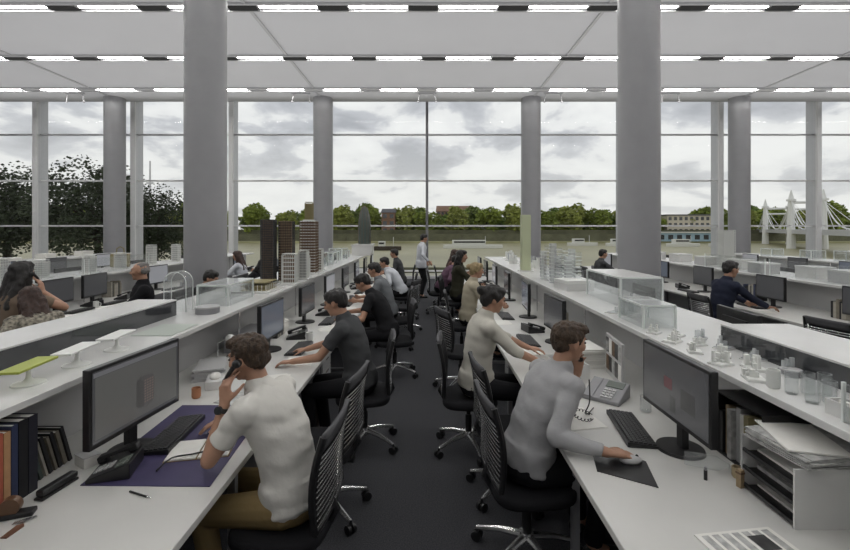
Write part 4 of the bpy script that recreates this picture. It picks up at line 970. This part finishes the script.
tower_model(-1.80, 12.95, ZS+.302, 0, .36, .36, 1.12, 'pointed dark bullet-shaped tower model on the white plinth', (mat('dark_teal_model', (.07, .09, .08), .3), WOOD), 1, 1, 'bullet')

# ------------------------------------------------------------ near right desk
keyboard(1.185, 2.62, 82, 'black keyboard on the right desk beside the mouse mat')
o = MB().poly([(.82, 2.17), (1.045, 2.03), (1.10, 2.26), (1.0, 2.36), (.86, 2.34)], ZD, ZD+.004).build('mouse_mat', BLKP, bevel=.001); tag(o, 'black mouse mat under the hand of the man in the grey sweater', 'mouse mat')
mouse(1.02, 2.25, -88, 'mouse under the hand of the man in the grey sweater', ZD+.004)
phone(1.24, 3.12, -42, 'grey desk phone without its handset on the right desk', off_hook=True, m=GREYP, s=1.15)
pts = []
for i in range(80): u = i/79; a = u*2*PI*14; c = V((.97+.05*math.cos(u*5.5), 2.80+.08*math.sin(u*5.5), ZD+.012+.002*i/79)); pts.append(c + V((math.cos(a)*.008, 0, math.sin(a)*.008)))
o = MB().tube(pts, .0025, 5).build('coiled_cord', BLKP, None, smooth=2); tag(o, 'black coiled phone cord lying on the right desk', 'cord')
cable([(.98, 2.72, ZD+.14+.12), (.99, 2.74, ZD+.12), (.98, 2.79, ZD+.03), (1.02, 2.84, ZD+.01), (1.08, 2.92, ZD+.01)], 'black cord hanging from the phone handset to the right desk', .004)
papers(.93, 2.78, 10, 'cream papers on the right desk in front of the grey phone', 3)
papers(.90, 3.15, -5, 'white papers on the right desk between the man in the sweater and the woman', 3)
# card rack
t = thing('card_rack', 'small upright rack of photo cards on the right desk behind the phone', 'card rack', (1.46, 3.5, ZD), R_(84)); MB().box(-.20, -.01, 0, .20, .01, .32).build('back', LGREYP, t, bevel=.003)
for r_ in range(2):
    for c in range(5): MB().box(-.185+c*.076, .010, .04+r_*.14, -.122+c*.076, .013, .155+r_*.14).build('card', [PAPER, SMOKE, PAPERG, BLKP, WOOD][(c+r_*2) % 5], t)
cup(1.40, 2.88, ZD, 'clear tumbler beside the keyboard on the right desk', ACRYL, .035, .10, False)
t = thing('water_bottle', 'clear plastic bottle lying on the right desk', 'bottle', (1.36, 2.20, ZD+.034), R_(-25)); MB(Matrix.Rotation(PI/2, 4, 'Y')).lathe([(.030, -.09), (.033, -.08), (.033, .05), (.012, .09), (.012, .10)], n=20).build('body', ACRYL, t, smooth=True); MB(Matrix.Rotation(PI/2, 4, 'Y')).lathe([(.014, .10), (.014, .118)], n=14).build('cap', WMODEL, t, smooth=True)
t = thing('marker', 'small dark marker pen upright on the right desk', 'pen', (1.30, 2.10, ZD)); MB().cyl((0, 0, 0), (0, 0, .045), .008, n=12).build('barrel', BLKP, t, smooth=True); MB().cyl((0, 0, .045), (0, 0, .06), .006).build('cap', GREYP, t, smooth=True)
cup(1.46, 2.12, ZD, 'small tan pot with a brown stick on the right desk', mat('tan_pot', (.40, .32, .20), .6), .022, .05, False)
t = thing('wooden_block', 'small light wooden block standing on the right desk', 'wooden block', (1.42, 2.04, ZD), .3); MB().box(-.012, -.012, 0, .012, .012, .08).build('block', WOODL, t, bevel=.002); MB().box(-.013, -.013, .062, .013, .013, .07).build('band', WOOD, t)
# magazine holder with files, paper trays, stacks
t = thing('file_holder', 'black open-fronted file holder full of pale folders on the right desk', 'file holder', (1.66, 2.22, ZD), R_(0))
MB().box(-.13, -.17, 0, .13, .17, .008).box(-.13, -.17, .31, .13, .17, .318).box(-.13, .162, .008, .13, .17, .31).box(-.13, -.17, .008, .13, -.162, .31).box(.122, -.162, .008, .13, .162, .31).build('box', BLKP, t)
for i, (cm, h, q_) in enumerate(((BLKP, .25, .01), (WMODEL, .24, .0), (OCH, .27, .02), (PAPER, .26, .01), (LGREYP, .28, .0), (PAPERG, .255, .02), (WOODL, .26, 0), (BLKP, .22, .01))):
    MB().box(-.11-q_, -.155+i*.040, .009, .11, -.125+i*.040, h).build('folder', cm, t)
t = thing('letter_tray_tower', 'black letter trays with white side panel, full of papers, on the right desk', 'letter trays', (1.60, 1.90, ZD), R_(0))
for k in range(3):
    z_ = .004+k*.078; MB().box(-.16, -.14, z_, .16, .14, z_+.008).box(-.17, -.14, z_+.008, -.16, .14, z_+.022).build('tray', BLKP, t)
    MB().box(-.11, -.125, z_+.009, .15, .13, z_+.018+.008*(k % 2)).build('paper', PAPER if k != 1 else PAPERG, t)
MB().box(-.17, -.150, 0, .17, -.142, .235).box(-.17, .142, 0, .17, .150, .235).box(.162, -.142, 0, .17, .142, .235).build('side_panel', SHELFW, t)
stack(1.62, 1.90, 6, 'pile of printed magazines and papers on top of the letter trays', .040, .34, .31, z=ZD+.240, m=PAPERG, seed=21, layers=7)
stack(1.58, 1.92, -12, 'loose white sheet sticking out on top of the magazine pile', .006, .22, .30, z=ZD+.282, seed=22, layers=2)
t = thing('newspaper', 'open printed newspaper at the bottom edge of the right desk', 'newspaper', (1.19, 1.64, ZD), R_(8)); MB().box(-.16, -.10, 0, .16, .10, .006).build('pages', PAPER, t, bevel=.002)
for i in range(7): MB().box(-.14+i*.042, -.085, .0062, -.112+i*.042, .085, .0068).build('text_column', PAPERG, t)
MB().box(.03, -.02, .007, .10, .06, .0074).build('picture', SMOKE, t)

# clutter on the right shelf
rr = random.Random(5)
FR = [('clear acrylic block', ACRYL), ('white plaster massing model', WMODEL), ('frosted acrylic block', FROST)]
def massing(x, y, z, s_, label, m, seed):
    q = random.Random(seed); t = thing('massing_model', label, 'architectural model', (x, y, z), q.uniform(0, 1.5), 'small white study models')
    MB().box(-s_, -s_*.8, 0, s_, s_*.8, .008).build('base', SHELFW, t)
    b = MB()
    b.box(-s_*.9, -s_*.7, .008, s_*.9, s_*.7, .013)
    for k in range(8):
        a, c = q.uniform(-.8, .6)*s_, q.uniform(-.6, .4)*s_; b.box(a, c, .008, a+s_*q.uniform(.2, .4), c+s_*q.uniform(.2, .4), .008+s_*q.uniform(.3, 1.3))
    b.build('volumes', m, t); return t
for i in range(13):
    y = 2.24 + i*.083
    massing([1.63, 1.86, 1.75][i % 3]+rr.uniform(-.005, .005), y, ZS, .055+rr.uniform(-.01, .004), 'small white study model on the near right shelf, %s from the camera' % nth(i), [WMODEL, FROST, WMODEL][i % 3], i)
t = thing('round_tin', 'flat grey round tin among the study models on the right shelf', 'tin', (1.86, 2.30, ZS)); MB().cyl((0, 0, 0), (0, 0, .03), .045, n=28).build('body', GREYP, t, smooth=True); MB().cyl((0, 0, .03), (0, 0, .036), .046, n=28).build('lid', LGREYP, t, smooth=True)
cup(1.64, 2.13, ZS, 'white beaker on the near right shelf', WMODEL, .028, .085, False); 
for i in range(5): cup(1.66+.065*(i % 3), 2.05-.075*(i//3)-.012*i, ZS, 'clear glass on the near right shelf, %s of the group from the aisle' % nth(i), ACRYL, .027, .10, False, 'clear glasses on the right shelf')
for i in range(12):
    book(1.87, 1.05+i*.045, ZS, -90, .03, .17, .16+.02*((i*7) % 3), [8, 6, 3, 9, 8, 4, 8, 6, 0, 8, 6, 4][i], 'pale book at the near end of the right shelf, %s from the camera' % nth(i), group='books on the near right shelf')
t = thing('glass_screen', 'upright clear glass screen on the right shelf at the right edge', 'glass screen', (1.62, 1.30, ZS)); MB().box(-.004, -.45, 0, .004, .45, .15).build('pane', ACRYL, t); MB().box(-.006, .445, 0, .006, .455, .155).build('edge', EDGEG, t)
massing(1.75, 4.02, ZS, .13, 'pale stepped study model on the right shelf before the acrylic box', FROST, 40)
acrylic_box(2.05, 4.75, ZS, 0, .9, .40, .28, 'large clear box with white top on the right shelf before the big column', lid=2)
acrylic_box(1.75, 3.60, ZS, 0, .42, .24, .17, 'low clear acrylic box on the right shelf above the card rack')
t = thing('paper_box', 'white cardboard box on the right shelf nearest the acrylic box', 'box', (1.78, 5.6, ZS), .2); MB().box(-.13, -.17, 0, .13, .17, .12).build('body', SHELFW, t, bevel=.003); MB().box(-.133, -.173, .085, .133, .173, .125).build('lid', WMODEL, t, bevel=.003)
for i in range(10):
    x_ = 1.75+.15*(i % 3); y_ = 6.0+.26*(i//3)+.06*(i % 3); h = [.50, .38, .44, .55, .40, .47, .52, .36, .45, .42][i]
    t = thing('acrylic_tower', 'slim clear tower model on the right shelf, %s in the cluster from the camera' % nth(i).replace('nearest', 'first'), 'architectural model', (x_, y_, ZS), 0, 'cluster of clear tower models')
    MB().box(-.04, -.04, 0, .04, .04, h).build('shaft', FROST if i % 2 else ACRYL, t); f = MB()
    for k in range(int(h/.05)): f.box(-.043, -.043, .02+k*.05, .043, .043, .026+k*.05)
    f.build('floor_plates', EDGEG if i % 3 else LGREYP, t)
t = thing('pillar_model', 'tall pale yellow-green pillar model on the right shelf beside the window column', 'architectural model', (1.75, 8.0, ZS)); MB().box(-.12, -.12, 0, .12, .12, .02).build('plinth', SHELFW, t); MB().box(-.08, -.08, .02, .08, .08, 1.0).build('shaft', mat('pale_green', (.48, .52, .34), .5), t, bevel=.01)

# ------------------------------------------------------------ repeating stations
BN = {'L1': 'left bench', 'R1': 'right bench', 'L1b': 'far side of the left bench', 'R1b': 'far side of the right bench', 'L2': 'second left bench', 'R2': 'second right bench', 'L3': 'outermost left bench', 'R3': 'outermost right bench', 'L2b': 'window-side of the second left bench', 'R2b': 'outer side of the second right bench'}
ST = {'L1': (-1.50, -90, [4.35, 5.65, 6.95, 8.3, 9.65, 11.0, 12.3]), 'R1': (1.31, 90, [4.65, 5.98, 7.4, 8.75, 10.1, 11.3]),
      'L1b': (-2.86, 90, [3.4, 5.2, 6.9, 8.8, 10.6]), 'R1b': (2.7, -90, [3.9, 5.6, 7.4, 9.2, 10.8]),
      'L2': (-5.2, -90, [5.1, 6.35, 7.05, 8.7, 10.3, 12.4]), 'R2': (5.15, 90, [5.3, 6.75, 8.4, 9.9, 11.4, 12.9]),
      'L2b': (-6.55, 90, [6.4, 8.2, 10.2, 12.2]), 'R2b': (6.55, -90, [6.4, 8.2, 10.2, 12.2]),
      'L3': (-9.05, -90, [8.2, 9.6, 11.0, 12.6]), 'R3': (9.05, 90, [8.2, 9.6, 11.0, 12.6])}
M0 = {}; 
def copy_or(kind, maker, x, y, rz, label, z=None):
    if kind not in M0: M0[kind] = maker(x, y, rz, label); 
    else:
        o = copy_thing(M0[kind], (x, y, M0[kind].location.z), R_(rz), label)
    return M0[kind]
SCRB = mat('bluish_screen', (.07, .08, .10), .15, emit=(.45, .5, .6, .12)); SCRW = mat('pale_screen', (.22, .22, .24), .2, emit=(.6, .62, .66, .22))
kinds = {0: SCREEN, 1: SCRB, 2: SCREEN, 3: SCRW}
gi = 0
for b_, (x_, rz_, ys) in ST.items():
    out = 1 if rz_ == -90 else -1      # direction of the sitter from the monitor
    for i, y_ in enumerate(ys):
        gi += 1; side = BN[b_]; w_ = nth(i); kk = 0 if (b_ == 'R2' and i == 1) or (b_ == 'L2' and i in (1, 2)) else gi % 4
        what = {0: 'dark-screened', 1: 'bluish-screened', 2: 'dark-screened', 3: 'pale-screened'}[kk]
        first = 'closest to the camera' if i == 0 else '%s from the camera' % w_
        if b_ in ('L1', 'R1'): first = '%s from the camera' % nth(i+1)
        rzz = rz_ + ((gi*37) % 9 - 4)
        M_ = copy_or('mon%d' % kk, lambda x, y, r_, l: monitor(x, y, r_, l, W=.56, Hh=.35, col=kinds[kk]), x_, y_, rzz, '%s monitor on the %s, %s' % (what, side, first))
        if b_ in ('L2b', 'R2b', 'L3', 'R3'):
            continue
        copy_or('kb', lambda x, y, r_, l: keyboard(x, y, r_, l), x_+out*.26, y_+.02, rz_+180+((gi*13) % 15-7) if False else rz_, 'black keyboard on the %s, %s' % (side, first))
        if (gi*5) % 3 != 0: copy_or('ph', lambda x, y, r_, l: phone(x, y, r_, l), x_+out*.10, y_+.50, rz_+(gi*29) % 40-20, 'black desk phone on the %s, %s' % (side, first))
        if y_ > 3.0: papers(x_+out*.38, y_-.36, (gi*31) % 50-25, 'white papers on the %s, %s' % (side, first), 2+gi % 3)
        if gi % 2: cup(x_+out*.28, y_+.34, ZD, '%s mug on the %s, %s' % (['white', 'grey'][gi//2 % 2], side, first), [WMODEL, GREYP][gi//2 % 2])
# fix keyboards that would face away: local -Y must point to the sitter, which it does for rz of the screen
# books standing on the desks under the shelves
def row_of_books(x, y, n, rz, where, z=ZD, h0=.22, palette=(0, 4, 8, 6, 5, 8, 3, 4), seed=1, w_=.17):
    q = random.Random(seed); yy = y; cn = {0: 'red', 4: 'black', 8: 'pale', 6: 'beige', 5: 'blue', 3: 'tan', 1: 'dark', 2: 'orange', 7: 'maroon', 9: 'grey'}
    for i in range(n):
        th = q.uniform(.022, .045); ci = palette[i % len(palette)]
        book(x, yy+th/2, z, rz, th, w_, h0+q.uniform(-.02, .05), ci, '%s book %s, %s from the camera' % (cn[ci], where, 'nearest' if i == 0 else nth(i)), group='books '+where); yy += th+.003
row_of_books(5.35, 4.85, 9, -90, 'on the second right bench at far right', palette=(0, 8, 4, 8, 2, 4, 8, 5), seed=3)
row_of_books(5.35, 5.75, 6, -90, 'beside the monitor of the man in navy', palette=(8, 8, 4, 6, 8, 4), seed=4)
row_of_books(5.35, 7.3, 8, -90, 'on the second right bench beyond the navy man', palette=(4, 5, 8, 1, 8, 4), seed=5)
row_of_books(-1.60, 4.8, 7, 90, 'under the left shelf between the first two dark monitors', palette=(4, 8, 9, 8, 1), seed=6)
row_of_books(1.45, 5.15, 7, -90, 'on the right desk beyond the pale-jumper woman', palette=(8, 4, 9, 8, 1), seed=7)
row_of_books(-5.40, 7.7, 8, 90, 'on the second left bench beyond the suited man', palette=(8, 4, 6, 8), seed=8)
# shelf clutter
SH = {'L1': (-2.2, [8.4, 9.0, 9.7, 10.4, 11.1, 11.9]), 'R1': (2.0, [8.6, 9.2, 9.9, 10.6, 11.4]), 'L2': (-5.85, [4.3, 4.9, 5.5, 6.2, 6.9, 7.7, 8.5, 9.4, 10.4, 11.4, 12.6]),
      'R2': (5.85, [4.3, 4.9, 5.5, 6.2, 6.9, 7.7, 8.5, 9.4, 10.4, 11.4, 12.6]), 'L3': (-9.7, [7.4, 8.4, 9.4, 10.4, 11.4, 12.6]), 'R3': (9.7, [7.4, 8.4, 9.4, 10.4, 11.4, 12.6])}
q = random.Random(21)
for b_, (x_, ys) in SH.items():
    for i, y_ in enumerate(ys):
        k = (i*5 + len(b_) + (3 if b_[0] == 'R' else 0) + int(b_[1])) % 5; where = 'on the shelf of the %s, item %s from the camera' % (BN[b_], nth(i)); xx = x_+q.uniform(-.1, .1)
        where = where.replace('item ', '')
        if k == 0: stack(xx, y_, q.uniform(-20, 20), 'white paper pile '+where, q.uniform(.05, .14), .26, .36, z=ZS, seed=i)
        elif k == 1: massing(xx, y_, ZS, q.uniform(.13, .2), 'white study model '+where, [WMODEL, FROST][i % 2], i+60)
        elif k == 2:
            t = thing('storage_box', 'pale storage box '+where, 'box', (xx, y_, ZS), q.uniform(-.2, .2), 'storage boxes on the shelves'); MB().box(-.15, -.2, 0, .15, .2, .17).build('body', [SHELFW, LGREYP][i % 2], t, bevel=.004); MB().box(-.154, -.204, .15, .154, .204, .18).build('lid', SHELFW, t, bevel=.004)
        elif k == 3: acrylic_box(xx, y_, ZS, q.uniform(-10, 10), .42, .32, q.uniform(.18, .3), 'clear display box '+where, lid=1)
        else: tower_model(xx, y_, ZS, 0, .14, .14, q.uniform(.25, .42), 'pale block model '+where, (PANELG, WMODEL, WMODEL), 8, i)
    # a clear upright screen along the outer benches
for s_, nm in ((-1, 'left'), (1, 'right')):
    for i, (y0, y1) in enumerate(((4.0, 5.6), (5.7, 7.3), (7.4, 9.0))):
        t = thing('glass_screen', 'clear upright screen on the shelf of the second %s bench, %s from the camera' % (nm, nth(i)), 'glass screen', (s_*5.56, (y0+y1)/2, ZS), 0, 'upright clear screens on the outer benches')
        L = (y1-y0)/2; MB().box(-.004, -L, 0, .004, L, .26).build('pane', ACRYL, t); MB().box(-.006, -L-.004, 0, .006, -L+.006, .262).box(-.006, L-.006, 0, .006, L+.004, .262).build('edge', EDGEG, t)
# white model ship-like towers by the right window column
tower_model(5.95, 8.95, ZS, 0, .22, .22, .72, 'tall white tower model on the second right bench beside the far right window column', (WMODEL, WMODEL, WMODEL), 14, 70)
stack(1.36, 3.92, 5, 'tall white paper pile on the right desk beyond the photo card rack', .16, .24, .32, seed=31)
t = thing('storage_box', 'white open box of papers on the right desk behind the grey phone', 'box', (1.12, 3.62, ZD), .1); MB().box(-.12, -.16, 0, .12, .16, .01).box(-.12, -.16, .01, -.112, .16, .12).box(.112, -.16, .01, .12, .16, .12).box(-.112, -.16, .01, .112, -.152, .12).box(-.112, .152, .01, .112, .16, .12).build('box', SHELFW, t); MB().box(-.10, -.14, .012, .10, .14, .09).build('paper', PAPERG, t)
papers(-1.18, 3.45, 15, 'white letters on the left desk between the two men', 4)
papers(-1.30, 3.15, -12, 'printed sheets on the left desk beyond the purple mat', 3, m=PAPERG)
stack(-1.75, 5.15, 0, 'white document pile under the left shelf beside the second monitor', .12, .24, .32, seed=33)
t = thing('tote_bag', 'small olive bag standing on the shelf of the second left bench', 'bag', (-6.1, 9.0-.05, ZS), .3); MB().box(-.16, -.07, 0, .16, .07, .26).build('body', OCH, t, bevel=.02)
MB().tube([(-.07, 0, .25), (-.06, 0, .36), (0, 0, .40), (.06, 0, .36), (.07, 0, .25)], .01, 7).build('handle', OCH, t, smooth=True)

t = thing('storage_box', 'low white open tray of pale samples on the near right shelf', 'tray', (1.72, 1.72, ZS), .1); MB().box(-.08, -.13, 0, .08, .13, .008).box(-.08, -.13, .008, -.072, .13, .06).box(.072, -.13, .008, .08, .13, .06).box(-.072, -.13, .008, .072, -.122, .06).box(-.072, .122, .008, .072, .13, .06).build('box', SHELFW, t)
for i in range(6): MB().box(-.06+.02*i, -.11, .009, -.047+.02*i, .11, .05+.008*(i % 3)).build('sample', [OCH, PAPER, LGREYP][i % 3], t)
papers(1.02, 3.42, -20, 'white letters on the right desk between phone and woman', 4)
papers(1.0, 1.86, 12, 'white printed sheet on the near right desk', 1, m=PAPER) if False else None
for o in bpy.data.objects:
    l = o.get('label')
    if l: o['label'] = l.replace('nearest from the camera', 'nearest the camera').replace('nearest in the row', 'first in the row')
